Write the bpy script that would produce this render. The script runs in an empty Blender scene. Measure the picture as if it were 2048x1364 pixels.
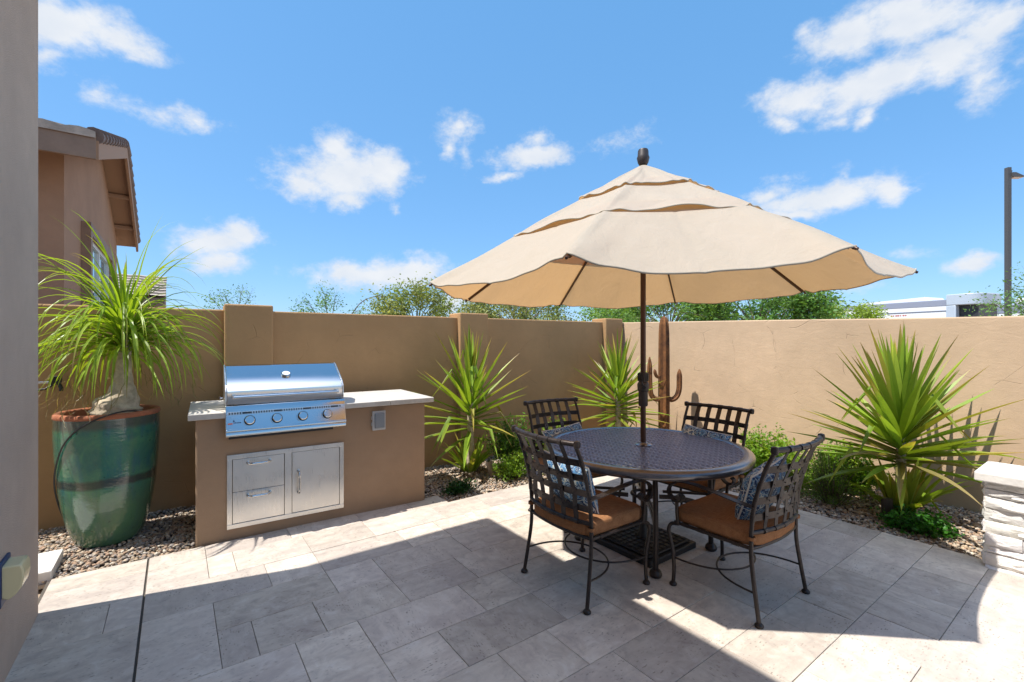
import bpy, bmesh, math, random
import numpy as np
from mathutils import Vector, Matrix
R = math.radians
random.seed(7)
rng = np.random.default_rng(7)
S = bpy.context.scene
COL = S.collection

# ------------------------------------------------------------------ camera
HEAD = R(53.9)                       # heading measured from the +X axis (the side wall direction)
cam_d = bpy.data.cameras.new('camera'); cam_d.sensor_width = 36; cam_d.lens = 16.242
cam_d.clip_start = 0.05; cam_d.clip_end = 2000
cam = bpy.data.objects.new('camera', cam_d); COL.objects.link(cam)
cam.location = (0, 0, 1.5); cam.rotation_euler = (R(90), 0, HEAD - R(90))
S.camera = cam
# ------------------------------------------------------------------ exposure
S.view_settings.view_transform = 'Standard'; S.view_settings.look = 'None'
S.view_settings.gamma = 1; S.view_settings.use_curve_mapping = False
S.view_settings.exposure = 1.55
S.cycles.max_bounces = 8; S.cycles.diffuse_bounces = 4; S.cycles.glossy_bounces = 4
S.cycles.transmission_bounces = 4; S.cycles.transparent_max_bounces = 8
S.cycles.use_denoising = True
# ------------------------------------------------------------------ sun
SUN_TRAVEL = Vector((0.446, -0.103, -0.889))
sd = bpy.data.lights.new('sun', 'SUN'); sd.energy = 2.3; sd.angle = R(0.5); sd.color = (1.0, 0.955, 0.88)
sun = bpy.data.objects.new('sun', sd); COL.objects.link(sun)
sun.rotation_euler = SUN_TRAVEL.to_track_quat('-Z', 'Y').to_euler(); sun.location = (-6, 2, 12)
# ------------------------------------------------------------------ world
CLOUDS = [(98.3, 26.1, 5.47, 2.29, 165.0, 0.95),(94.2, 26.6, 3.76, 1.52, 179.0, 0.85),(99.1, 23.4, 1.9, 1.15, 146.0, 0.6),(91.2, 21.5, 4.23, 0.96, 178.0, 0.45),(95.9, 21.8, 1.27, 0.9, 112.0, 0.4),(88.6, 21.3, 2.13, 1.05, 168.0, 0.7),(73.8, 18.7, 6.9, 2.86, 172.0, 1),(74.3, 21.2, 2.82, 1.88, -164.0, 1),(69.6, 19.4, 3.47, 2.29, -171.0, 1),(78.0, 16.9, 2.61, 1.44, 170.0, 0.9),(73.2, 16.1, 2.78, 1.34, 173.0, 0.8),(67.8, 15.1, 0.9, 0.7, 95.0, 0.4),(86.6, 10.3, 4.2, 1.9, 172.0, 1),(86.2, 8.4, 2.9, 1.53, 173.0, 0.9),(84.2, 11.3, 2.27, 1.58, -165.0, 1),(69.3, 7.7, 8.65, 1.88, 178.0, 1),(65.8, 8.8, 4.16, 1.54, 178.0, 1),(73.8, 7.9, 2.75, 1.43, 176.0, 0.9),(60.6, 4.7, 3.06, 1.35, 179.0, 0.8),(60.3, 24.9, 2.76, 1.42, 170.0, 0.7),(61.5, 22.8, 2.13, 1.32, 105.0, 0.55),(59.4, 22.4, 2.38, 0.98, 90.0, 0.4),(51.4, 21.8, 4.94, 1.5, 177.0, 0.95),(50.7, 23.5, 2.1, 1.04, -178.0, 0.6),(55.1, 19.5, 2.23, 0.66, 180.0, 0.7),(40.7, 22.7, 4.31, 1.05, 172.0, 0.25),(43.4, 21.7, 1.8, 0.53, -176.0, 0.25),(17.3, 28.4, 4.26, 2.08, 177.0, 1),(20.2, 28.5, 2.01, 1.34, -157.0, 0.7),(12.8, 28.0, 5.42, 2.13, -164.0, 1),(8.5, 25.7, 2.49, 1.76, 172.0, 1),(10.4, 24.2, 3.46, 2.33, -172.0, 1),(15.4, 23.8, 5.98, 2.19, 170.0, 1),(22.0, 23.9, 4.13, 1.9, -178.0, 0.95),(23.8, 22.0, 2.38, 0.99, -166.0, 0.6),(16.1, 20.8, 1.43, 1.02, 145.0, 0.8),(18.5, 20.9, 2.91, 0.66, -171.0, 0.45),(8.5, 21.5, 2.05, 1.69, 64.0, 0.6),(20.2, 14.5, 6.35, 1.47, 178.0, 1),(24.5, 15.6, 2.96, 1.24, 167.0, 0.75),(14.6, 14.0, 1.77, 1.19, -176.0, 1),(17.7, 15.9, 1.06, 0.85, 66.0, 0.4),(22.4, 13.3, 3.6, 0.9, -177.0, 0.8),(9.4, 6.6, 1.82, 0.88, 172.0, 0.9),(13.2, 8.3, 1.62, 0.73, -171.0, 0.3),(16.7, 5.4, 2.75, 0.59, 178.0, 0.35),(6.5, 22.0, 1.05, 0.73, -125.0, 0.3)]
W = bpy.data.worlds.new('World'); S.world = W; W.use_nodes = True
wn = W.node_tree.nodes; wl = W.node_tree.links; wn.clear()
def wnode(t, **k):
    n = wn.new(t)
    for a, b in k.items(): setattr(n, a, b)
    return n
def wmath(op, a, b=None, c=None, clamp=False):
    n = wnode('ShaderNodeMath', operation=op, use_clamp=clamp)
    for i, v in enumerate((a, b, c)):
        if v is None: continue
        if isinstance(v, (int, float)): n.inputs[i].default_value = v
        else: wl.new(v, n.inputs[i])
    return n.outputs[0]
tc = wnode('ShaderNodeTexCoord')
sky = wnode('ShaderNodeTexSky', sky_type='NISHITA', sun_disc=False)
sky.sun_elevation = R(62.7); sky.sun_rotation = R(-77); sky.altitude = 400; sky.air_density = 1.0
sky.dust_density = 0.35; sky.ozone_density = 2.0
sep = wnode('ShaderNodeSeparateXYZ'); wl.new(tc.outputs['Generated'], sep.inputs[0])
def fbm(scale, detail, rough, off):
    mp = wnode('ShaderNodeMapping'); mp.inputs['Location'].default_value = off; mp.inputs['Scale'].default_value = (1, 1, 1.5)
    wl.new(tc.outputs['Generated'], mp.inputs[0])
    n = wnode('ShaderNodeTexNoise'); n.inputs['Scale'].default_value = scale; n.inputs['Detail'].default_value = detail
    n.inputs['Roughness'].default_value = rough; wl.new(mp.outputs[0], n.inputs['Vector'])
    return n
az = wmath('MULTIPLY', wmath('ARCTAN2', sep.outputs[1], sep.outputs[0]), 57.29578)
el = wmath('MULTIPLY', wmath('ARCSINE', sep.outputs[2]), 57.29578)
warp = fbm(11, 5, 0.6, (3.1, 0.4, 1.7)); wsep = wnode('ShaderNodeSeparateColor'); wl.new(warp.outputs['Color'], wsep.inputs[0])
az2 = wmath('ADD', az, wmath('MULTIPLY', wmath('SUBTRACT', wsep.outputs[0], 0.5), 4.5))
el2 = wmath('ADD', el, wmath('MULTIPLY', wmath('SUBTRACT', wsep.outputs[1], 0.5), 3.0))
comb = wnode('ShaderNodeCombineXYZ'); wl.new(az2, comb.inputs[0]); wl.new(el2, comb.inputs[1])
acc = None
for (a, e, ra, re, rot, w) in CLOUDS:
    mp = wnode('ShaderNodeMapping', vector_type='TEXTURE')
    mp.inputs['Location'].default_value = (a, e, 0); mp.inputs['Rotation'].default_value = (0, 0, R(rot))
    mp.inputs['Scale'].default_value = (ra * 1.28, re * 1.28, 1)
    wl.new(comb.outputs[0], mp.inputs[0])
    ln = wnode('ShaderNodeVectorMath', operation='LENGTH'); wl.new(mp.outputs[0], ln.inputs[0])
    b = wmath('MULTIPLY_ADD', ln.outputs['Value'], -w, w)
    acc = b if acc is None else wmath('SMOOTH_MAX', acc, b, 0.12)
fine = fbm(30, 8, 0.66, (0.2, 1.3, 0.9))
dens = wmath('ADD', acc, wmath('MULTIPLY', wmath('SUBTRACT', fine.outputs['Fac'], 0.53), 1.05))
mr = wnode('ShaderNodeMapRange', interpolation_type='SMOOTHSTEP'); wl.new(dens, mr.inputs[0])
mr.inputs[1].default_value = -0.04; mr.inputs[2].default_value = 0.72; mr.inputs[3].default_value = 0; mr.inputs[4].default_value = 0.97
shade = fbm(16, 4, 0.5, (1.2, 2.2, 0.1))
ccol = wnode('ShaderNodeMix', data_type='RGBA'); wl.new(shade.outputs['Fac'], ccol.inputs['Factor'])
ccol.inputs['A'].default_value = (2.3, 2.58, 3.0, 1); ccol.inputs['B'].default_value = (3.38, 3.38, 3.38, 1)
tint = wnode('ShaderNodeMix', data_type='RGBA', blend_type='MULTIPLY'); tint.inputs['Factor'].default_value = 1
wl.new(sky.outputs[0], tint.inputs['A']); tint.inputs['B'].default_value = (0.95, 0.98, 1.02, 1)
hi = wnode('ShaderNodeMapRange', interpolation_type='SMOOTHSTEP'); wl.new(el, hi.inputs[0]); hi.inputs[1].default_value = 66; hi.inputs[2].default_value = 87
grad = wnode('ShaderNodeMix', data_type='RGBA'); wl.new(hi.outputs[0], grad.inputs['Factor'])
grad.inputs['A'].default_value = (0.42, 1.38, 2.78, 1); grad.inputs['B'].default_value = (11.5, 12.4, 15.5, 1)  # sky overhead brightened beyond the view as added fill for shaded surfaces
sky_fill = wnode('ShaderNodeMapRange', interpolation_type='SMOOTHSTEP'); wl.new(wmath('SUBTRACT', wmath('MULTIPLY', sep.outputs[0], .78), wmath('MULTIPLY', sep.outputs[1], .62)), sky_fill.inputs[0])   # added glow low in the sky, out of frame to the right, fills the shade
sky_fill.inputs[1].default_value = 0.74; sky_fill.inputs[2].default_value = 0.94
gb = wnode('ShaderNodeMix', data_type='RGBA'); wl.new(sky_fill.outputs[0], gb.inputs['Factor']); wl.new(grad.outputs['Result'], gb.inputs['A']); gb.inputs['B'].default_value = (5.6, 5.6, 5.9, 1)
sk = wnode('ShaderNodeMix', data_type='RGBA'); sk.inputs['Factor'].default_value = 0.28
wl.new(gb.outputs['Result'], sk.inputs['A']); wl.new(tint.outputs['Result'], sk.inputs['B'])
mixc = wnode('ShaderNodeMix', data_type='RGBA'); wl.new(mr.outputs[0], mixc.inputs['Factor'])
wl.new(sk.outputs['Result'], mixc.inputs['A']); wl.new(ccol.outputs['Result'], mixc.inputs['B'])
bg = wnode('ShaderNodeBackground'); bg.inputs['Strength'].default_value = 0.10
wl.new(mixc.outputs['Result'], bg.inputs['Color'])
wo = wnode('ShaderNodeOutputWorld'); wl.new(bg.outputs[0], wo.inputs[0])

# ------------------------------------------------------------------ mesh helpers
def nrm(v):
    v = np.asarray(v, float); n = np.linalg.norm(v); return v / n if n > 1e-9 else v
def cr(pts, n=6):
    """Catmull-Rom through the points"""
    P = [np.asarray(p, float) for p in pts]; P = [2 * P[0] - P[1]] + P + [2 * P[-1] - P[-2]]; out = []
    for i in range(1, len(P) - 2):
        for k in range(n):
            t = k / n
            out.append(0.5 * (2 * P[i] + (P[i + 1] - P[i - 1]) * t + (2 * P[i - 1] - 5 * P[i] + 4 * P[i + 1] - P[i + 2]) * t * t + (-P[i - 1] + 3 * P[i] - 3 * P[i + 1] + P[i + 2]) * t ** 3))
    out.append(P[-2]); return out
class MB:
    def __init__(s): s.v = []; s.f = []; s.c = []
    def add(s, vs, fs, col=None):
        o = len(s.v); s.v += [tuple(map(float, p)) for p in vs]; s.f += [tuple(i + o for i in f) for f in fs]
        if col is None: col = (1, 1, 1)
        if len(col) and not hasattr(col[0], '__len__'): s.c += [tuple(col)] * len(vs)
        else: s.c += [tuple(c) for c in col]
        return s
    def box(s, x0, x1, y0, y1, z0, z1, col=None):
        return s.add([(x0, y0, z0), (x1, y0, z0), (x1, y1, z0), (x0, y1, z0), (x0, y0, z1), (x1, y0, z1), (x1, y1, z1), (x0, y1, z1)],
                     [(0, 3, 2, 1), (4, 5, 6, 7), (0, 1, 5, 4), (1, 2, 6, 5), (2, 3, 7, 6), (3, 0, 4, 7)], col)
    def prism(s, poly, axis, a, b, col=None):
        """extrude a polygon given in the two other axes, from a to b along axis (0,1,2)"""
        n = len(poly); vs = []
        for h in (a, b):
            for p in poly:
                q = list(p); q.insert(axis, h); vs.append(q)
        fs = [tuple(range(n))[::-1], tuple(range(n, 2 * n))] + [(i, (i + 1) % n, n + (i + 1) % n, n + i) for i in range(n)]
        return s.add(vs, fs, col)
    def tube(s, pts, r, n=8, cap=True, col=None, star=0.0, squash=None):
        pts = [np.asarray(p, float) for p in pts]; m = len(pts)
        rs = [r] * m if not hasattr(r, '__len__') else list(r)
        T = [nrm(pts[min(i + 1, m - 1)] - pts[max(i - 1, 0)]) for i in range(m)]
        up = np.array([0, 0, 1.]) if abs(T[0][2]) < 0.9 else np.array([1., 0, 0])
        N = nrm(np.cross(T[0], up)); vs = []
        for i in range(m):
            N = nrm(N - T[i] * np.dot(N, T[i])); B = np.cross(T[i], N)
            for k in range(n):
                a = 2 * math.pi * k / n; rr = rs[i] * (1 - star * (k % 2))
                if squash: vs.append(pts[i] + N * math.cos(a) * rr * squash[0] + B * math.sin(a) * rr * squash[1])
                else: vs.append(pts[i] + N * math.cos(a) * rr + B * math.sin(a) * rr)
        fs = [(i * n + k, i * n + (k + 1) % n, (i + 1) * n + (k + 1) % n, (i + 1) * n + k) for i in range(m - 1) for k in range(n)]
        if cap: fs += [tuple(range(n))[::-1], tuple((m - 1) * n + k for k in range(n))]
        return s.add(vs, fs, col)
    def lathe(s, prof, n=32, c=(0, 0), col=None, capb=True, capt=True):
        vs = [(c[0] + r * math.cos(2 * math.pi * k / n), c[1] + r * math.sin(2 * math.pi * k / n), z) for r, z in prof for k in range(n)]
        m = len(prof)
        fs = [(i * n + k, i * n + (k + 1) % n, (i + 1) * n + (k + 1) % n, (i + 1) * n + k) for i in range(m - 1) for k in range(n)]
        if capb: fs.append(tuple(range(n))[::-1])
        if capt: fs.append(tuple((m - 1) * n + k for k in range(n)))
        return s.add(vs, fs, col)
    def band(s, pts, side, w, t, col=None):
        """flat strap along pts; width direction `side`, thickness t"""
        pts = [np.asarray(p, float) for p in pts]; m = len(pts); vs = []
        for i in range(m):
            T = nrm(pts[min(i + 1, m - 1)] - pts[max(i - 1, 0)])
            sd_ = np.asarray(side[i] if hasattr(side[0], '__len__') else side, float); sd_ = nrm(sd_ - T * np.dot(sd_, T)); N = np.cross(T, sd_)
            for a, b in ((-1, -1), (1, -1), (1, 1), (-1, 1)): vs.append(pts[i] + sd_ * a * w / 2 + N * b * t / 2)
        fs = [(i * 4 + k, i * 4 + (k + 1) % 4, (i + 1) * 4 + (k + 1) % 4, (i + 1) * 4 + k) for i in range(m - 1) for k in range(4)]
        fs += [(3, 2, 1, 0), tuple((m - 1) * 4 + k for k in range(4))]
        return s.add(vs, fs, col)
    def build(s, name, m, parent=None, smooth=40, bevel=0, loc=None, seg=2):
        me = bpy.data.meshes.new(name); me.from_pydata(s.v, [], s.f)
        if any(c != (1, 1, 1) for c in s.c):
            at = me.color_attributes.new('Col', 'FLOAT_COLOR', 'POINT')
            arr = np.ones((len(s.v), 4), np.float32); arr[:, :3] = np.array(s.c, np.float32); at.data.foreach_set('color', arr.ravel())
        me.materials.append(m)
        if smooth:
            me.polygons.foreach_set('use_smooth', [True] * len(me.polygons))
            if smooth < 180: me.set_sharp_from_angle(angle=R(smooth))
        me.update()
        o = bpy.data.objects.new(name, me); COL.objects.link(o)
        if parent: o.parent = parent
        if loc: o.location = loc
        if bevel:
            b = o.modifiers.new('bevel', 'BEVEL'); b.width = bevel; b.segments = seg; b.limit_method = 'ANGLE'; b.angle_limit = R(40)
            b.harden_normals = False
        return o
def tag(o, label, cat=None, group=None, kind=None):
    if label: o['label'] = label
    if cat: o['category'] = cat
    if group: o['group'] = group
    if kind: o['kind'] = kind
    return o
def thing(name, label, cat, loc=(0, 0, 0), rz=0, group=None):
    o = bpy.data.objects.new(name, None); o.empty_display_size = .1; COL.objects.link(o)
    o.location = loc; o.rotation_euler = (0, 0, rz); return tag(o, label, cat, group)
def copy_tree(o, parent=None):
    c = o.copy(); COL.objects.link(c)
    if parent: c.parent = parent
    for ch in list(o.children): copy_tree(ch, c)
    return c

# ------------------------------------------------------------------ material helpers
class NT:
    def __init__(s, name):
        s.m = bpy.data.materials.new(name); s.m.use_nodes = True; s.t = s.m.node_tree; s.n = s.t.nodes; s.l = s.t.links
        s.b = s.n['Principled BSDF']; s.out = s.n['Material Output']
    def node(s, t, **k):
        n = s.n.new(t)
        for a, b in k.items(): setattr(n, a, b)
        return n
    def set(s, sock, v):
        if isinstance(v, bpy.types.NodeSocket): s.l.new(v, sock)
        elif isinstance(v, (tuple, list)) and len(v) == 3 and sock.type == 'RGBA': sock.default_value = (*v, 1)
        else: sock.default_value = v
    def p(s, **k):
        for a, v in k.items(): s.set(s.b.inputs[a.replace('_', ' ')], v)
        return s
    def coord(s, scale=(1, 1, 1), kind='Object', vec=None, rot=(0, 0, 0)):
        mp = s.node('ShaderNodeMapping'); mp.inputs['Scale'].default_value = scale; mp.inputs['Rotation'].default_value = rot
        if vec is None: vec = s.node('ShaderNodeTexCoord').outputs[kind]
        s.l.new(vec, mp.inputs[0]); return mp.outputs[0]
    def noise(s, vec, scale, detail=4, rough=.55, out='Fac', dist=0):
        n = s.node('ShaderNodeTexNoise'); s.l.new(vec, n.inputs['Vector']); n.inputs['Scale'].default_value = scale
        n.inputs['Detail'].default_value = detail; n.inputs['Roughness'].default_value = rough; n.inputs['Distortion'].default_value = dist
        return n.outputs[out]
    def vor(s, vec, scale, feature='F1', out='Distance', rand=1):
        n = s.node('ShaderNodeTexVoronoi', feature=feature); s.l.new(vec, n.inputs['Vector']); n.inputs['Scale'].default_value = scale
        n.inputs['Randomness'].default_value = rand; return n.outputs[out]
    def math(s, op, a, b=None, c=None, clamp=False):
        n = s.node('ShaderNodeMath', operation=op, use_clamp=clamp)
        for i, v in enumerate((a, b, c)):
            if v is not None: s.set(n.inputs[i], v)
        return n.outputs[0]
    def rng(s, v, a, b, c=0, d=1):
        n = s.node('ShaderNodeMapRange'); s.l.new(v, n.inputs[0])
        for i, x in enumerate((a, b, c, d)): n.inputs[i + 1].default_value = x
        return n.outputs[0]
    def mix(s, f, a, b, mode='MIX'):
        n = s.node('ShaderNodeMix', data_type='RGBA', blend_type=mode)
        s.set(n.inputs['Factor'], f); s.set(n.inputs['A'], a); s.set(n.inputs['B'], b); return n.outputs['Result']
    def bump(s, h, strength=.3, dist=.01, nrm_=None):
        n = s.node('ShaderNodeBump'); n.inputs['Strength'].default_value = strength; n.inputs['Distance'].default_value = dist
        s.l.new(h, n.inputs['Height'])
        if nrm_ is not None: s.l.new(nrm_, n.inputs['Normal'])
        return n.outputs[0]
    def attr(s, name='Col'):
        n = s.node('ShaderNodeAttribute', attribute_name=name); return n.outputs['Color']
def simple(name, col, rough=.5, metal=0, nscale=0, namt=.15, bump=0, bscale=60, **k):
    t = NT(name); t.p(Base_Color=col, Roughness=rough, Metallic=metal, **k)
    v = t.coord()
    if nscale:
        n = t.noise(v, nscale, 6, .6)
        t.p(Base_Color=t.mix(t.rng(n, .3, .7), tuple(c * (1 - namt) for c in col), tuple(min(1, c * (1 + namt)) for c in col)))
    if bump: t.p(Normal=t.bump(t.noise(v, bscale, 5, .6), bump, .01))
    return t.m
def stucco(name, col, marks=0.0, grain=1.0):
    t = NT(name); v = t.coord()
    big = t.noise(v, 1.3, 5, .6); mid = t.noise(v, 9, 5, .65); fine_ = t.noise(v, 170, 3, .6)
    c = t.mix(t.rng(big, .3, .7), tuple(x * .85 for x in col), tuple(x * 1.08 for x in col))
    c = t.mix(t.math('MULTIPLY', t.rng(mid, .35, .7), .35), c, tuple(x * .82 for x in col))
    sw = t.noise(t.coord((1, 1, 2.2)), 5.5, 6, .7, dist=1.2)
    h = t.math('ADD', t.math('MULTIPLY', fine_, .2 * grain), t.math('MULTIPLY', sw, .45))
    if marks:
        wv = t.noise(v, 1.3, 1, .5, out='Color'); vv = t.node('ShaderNodeVectorMath', operation='MULTIPLY_ADD')
        t.l.new(wv, vv.inputs[0]); vv.inputs[1].default_value = (.9, .9, .9); t.l.new(v, vv.inputs[2])
        e = t.vor(vv.outputs[0], 1.9, 'DISTANCE_TO_EDGE'); line = t.rng(e, 0.0, .007, 1, 0)
        mask = t.rng(t.noise(v, 3.7, 2, .5), .55, .59)
        lm = t.math('MULTIPLY', line, mask)
        c = t.mix(t.math('MULTIPLY', lm, min(1, .8 * marks)), c, tuple(x * .35 for x in col))
        h = t.math('SUBTRACT', h, t.math('MULTIPLY', lm, .5))
    t.p(Base_Color=c, Roughness=.9, Normal=t.bump(h, .55, .012)); t.b.inputs['Specular IOR Level'].default_value = .2
    return t.m
def leafmat(name, rough=.42, trans=.35, tcol=(1.25, 1.15, .45)):
    t = NT(name); a = t.attr(); v = t.coord()
    c = t.mix(t.rng(t.noise(v, 14, 3), .3, .7, 0, .35), a, t.mix(1, a, (.62, .72, .55), 'MULTIPLY'))
    t.p(Base_Color=c, Roughness=rough); t.b.inputs['Specular IOR Level'].default_value = .4
    tr = t.node('ShaderNodeBsdfTranslucent'); t.l.new(t.mix(1, c, tcol, 'MULTIPLY'), tr.inputs[0])
    mx = t.node('ShaderNodeMixShader'); mx.inputs[0].default_value = trans
    t.l.new(t.b.outputs[0], mx.inputs[1]); t.l.new(tr.outputs[0], mx.inputs[2]); t.l.new(mx.outputs[0], t.out.inputs[0])
    return t.m

TAN = (.50, .335, .205)
M = {}
M['wall_shaded'] = stucco('stucco_side_shaded', (.47, .285, .14), .35)  # same paint as the end wall, its shade darkened into the colour
M['wall_sunlit'] = stucco('stucco_end_sunlit', (.59, .42, .275), .7)  # same paint as the side wall, sunlight lightened into the colour
M['island'] = stucco('stucco_island', (.37, .25, .16), 0)
M['house'] = stucco('stucco_house', (.50, .40, .325), 0, 4.5)
M['house_far'] = stucco('stucco_neighbour', (.36, .22, .145))
M['ground'] = simple('desert_ground', (.36, .27, .19), .95, nscale=2, bump=.5)
M['soil'] = simple('dark_soil', (.06, .042, .03), .95, nscale=30, bump=.8)
def travertine():
    t = NT('travertine'); a = t.attr(); v = t.node('ShaderNodeTexCoord').outputs['Object']
    sc = t.node('ShaderNodeSeparateColor'); t.l.new(a, sc.inputs[0])
    off = t.node('ShaderNodeVectorMath', operation='MULTIPLY_ADD'); t.l.new(a, off.inputs[0]); off.inputs[1].default_value = (37, 53, 71); t.l.new(v, off.inputs[2])
    o = off.outputs[0]
    s1 = t.noise(t.coord((1.3, 7, 7), vec=o), 1.6, 6, .65, dist=.6); s2 = t.noise(t.coord((7, 1.3, 7), vec=o), 1.6, 6, .65, dist=.6)
    pick = t.math('GREATER_THAN', sc.outputs[2], .72)
    mx = t.node('ShaderNodeMix'); t.l.new(pick, mx.inputs[0]); t.l.new(s1, mx.inputs[2]); t.l.new(s2, mx.inputs[3]); st = mx.outputs[0]
    cl = t.noise(o, 3.2, 5, .6)
    c = t.mix(t.rng(st, .32, .7), (.49, .42, .345), (.68, .605, .505))
    c = t.mix(t.math('MULTIPLY', t.rng(cl, .45, .72), .7), c, (.43, .36, .31)); bl = t.noise(o, 11, 5, .65, dist=.8); c = t.mix(t.math('MULTIPLY', t.rng(bl, .50, .70), .6), c, (.34, .29, .255)); c = t.mix(t.math('MULTIPLY', t.rng(bl, .46, .3), .5), c, (.72, .68, .61))
    tone = t.math('MULTIPLY_ADD', sc.outputs[0], .32, .82)
    cm = t.node('ShaderNodeVectorMath', operation='SCALE'); t.l.new(c, cm.inputs[0]); t.l.new(tone, cm.inputs['Scale'])
    c = t.mix(t.math('MULTIPLY', sc.outputs[1], .3), cm.outputs[0], (.50, .43, .41))
    # pits in short dashes following the bedding
    pv = t.coord((30, 84, 84), vec=o); pv2 = t.coord((84, 30, 84), vec=o)
    pm = t.node('ShaderNodeMix', data_type='VECTOR'); t.l.new(pick, pm.inputs['Factor']); t.l.new(pv, pm.inputs['A']); t.l.new(pv2, pm.inputs['B'])
    vd = t.vor(pm.outputs['Result'], 1.0); msk = t.rng(t.noise(o, 6, 5, .7), .42, .60)
    pit = t.math('MULTIPLY', t.rng(t.math('SUBTRACT', vd, t.rng(t.noise(o, 60, 3, .6), .35, .7, -.12, .16)), .12, .28, 1, 0), msk)
    c = t.mix(t.math('MULTIPLY', pit, .65), c, (.17, .14, .115))
    t.p(Base_Color=c, Roughness=t.rng(cl, .3, .7, .62, .8))
    h = t.math('SUBTRACT', t.math('MULTIPLY', st, .25), pit)
    t.p(Normal=t.bump(h, .35, .004)); t.b.inputs['Specular IOR Level'].default_value = .25
    return t.m
M['paver'] = travertine()
M['joint'] = simple('joint_sand', (.10, .085, .07), .95)
def gravelmat():
    t = NT('gravel'); a = t.attr(); v = t.coord()
    c = t.mix(t.rng(t.noise(v, 90, 4), .3, .7, 0, .5), a, t.mix(1, a, (.6, .58, .55), 'MULTIPLY'))
    t.p(Base_Color=c, Roughness=.85); return t.m
M['gravel'] = gravelmat()
def steel(name, rough, brushed=(1, 60, 60), base=(.62, .62, .61), amt=.25):
    t = NT(name); v = t.coord(brushed); n = t.noise(v, 8, 3, .7); sm = t.noise(t.coord(), 5, 4, .6)
    t.p(Base_Color=base, Metallic=1.0, Roughness=t.math('ADD', t.rng(n, .3, .7, rough * .8, rough * 1.25), t.rng(sm, .45, .7, 0, rough * amt)))
    t.p(Normal=t.bump(n, .05, .002)); return t.m
M['steel'] = steel('stainless_polished', .11)
M['brushed'] = steel('stainless_brushed', .30, (60, 60, 1), (.74, .72, .68))
M['chrome'] = steel('chrome', .08)
M['black'] = simple('black_plastic', (.015, .015, .016), .45)
M['counter'] = simple('counter_slab', (.56, .52, .46), .55, nscale=14, namt=.12, bump=.1)
M['outlet'] = simple('grey_plastic_frame', (.50, .50, .50), .35)
def clearplastic(name, col, tr=.25):
    t = NT(name); t.p(Base_Color=col, Roughness=.22, Alpha=1.0); t.b.inputs['Transmission Weight'].default_value = tr; return t.m
M['smoke'] = clearplastic('smoked_clear_cover', (.30, .33, .36))
M['yellowed'] = clearplastic('yellowed_clear_cover', (.74, .63, .36), 0.0)
M['navy'] = simple('navy_box', (.02, .045, .12), .5)
M['iron'] = simple('bronze_powdercoat', (.040, .031, .028), .33, .45, nscale=40, namt=.25, bump=.12, bscale=220)
M['table'] = simple('table_cast_bronze', (.085, .075, .085), .30, .55, nscale=30, namt=.2, bump=.08, bscale=180)
M['table'].node_tree.nodes['Principled BSDF'].inputs['Coat Weight'].default_value = 1.0; M['table'].node_tree.nodes['Principled BSDF'].inputs['Coat Roughness'].default_value = .22; M['table'].node_tree.nodes['Principled BSDF'].inputs['Coat IOR'].default_value = 1.8
M['lattice'] = simple('table_lattice', (.40, .37, .44), .34, .85, nscale=30, namt=.2, bump=.08, bscale=180)
M['tabdark'] = simple('table_under', (.012, .011, .012), .6)
M['bronze'] = simple('umbrella_bronze', (.068, .032, .019), .42, .3)
M['basecast'] = simple('base_cast', (.012, .012, .013), .5, bump=.2, bscale=150)
def canvas():
    t = NT('canopy_canvas'); v = t.coord()
    w = t.noise(t.coord((1, 1, .55)), 6.0, 5, .62, dist=.35); fw_ = t.noise(v, 420, 2, .5)
    c = t.mix(t.rng(w, .3, .7), (.60, .545, .455), (.635, .575, .485))
    nb = t.bump(t.math('ADD', w, t.math('MULTIPLY', fw_, .06)), .4, .03)
    t.p(Base_Color=c, Roughness=.9, Normal=nb); t.b.inputs['Specular IOR Level'].default_value = .1
    tr = t.node('ShaderNodeBsdfTranslucent'); tr.inputs[0].default_value = (.62, .335, .125, 1); t.l.new(nb, tr.inputs['Normal'])
    mx = t.node('ShaderNodeMixShader'); mx.inputs[0].default_value = .42
    t.l.new(t.b.outputs[0], mx.inputs[1]); t.l.new(tr.outputs[0], mx.inputs[2]); t.l.new(mx.outputs[0], t.out.inputs[0]); return t.m
M['canvas'] = canvas()
M['hem'] = simple('canopy_hem', (.45, .40, .33), .9)
def woven(name, col, col2):
    t = NT(name); v = t.coord(); a = t.noise(t.coord((300, 18, 18)), 1, 3, .6); b = t.noise(t.coord((18, 300, 300)), 1, 3, .6)
    s = t.math('MULTIPLY', t.math('ADD', a, b), .5); big = t.noise(v, 9, 3)
    c = t.mix(t.rng(s, .38, .62), col2, col); c = t.mix(t.rng(big, .4, .7, 0, .3), c, tuple(x * .8 for x in col))
    t.p(Base_Color=c, Roughness=.95, Normal=t.bump(s, .35, .004)); t.b.inputs['Specular IOR Level'].default_value = .1
    return t.m
M['cushion'] = woven('rust_woven_cushion', (.37, .18, .085), (.21, .095, .042))
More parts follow.
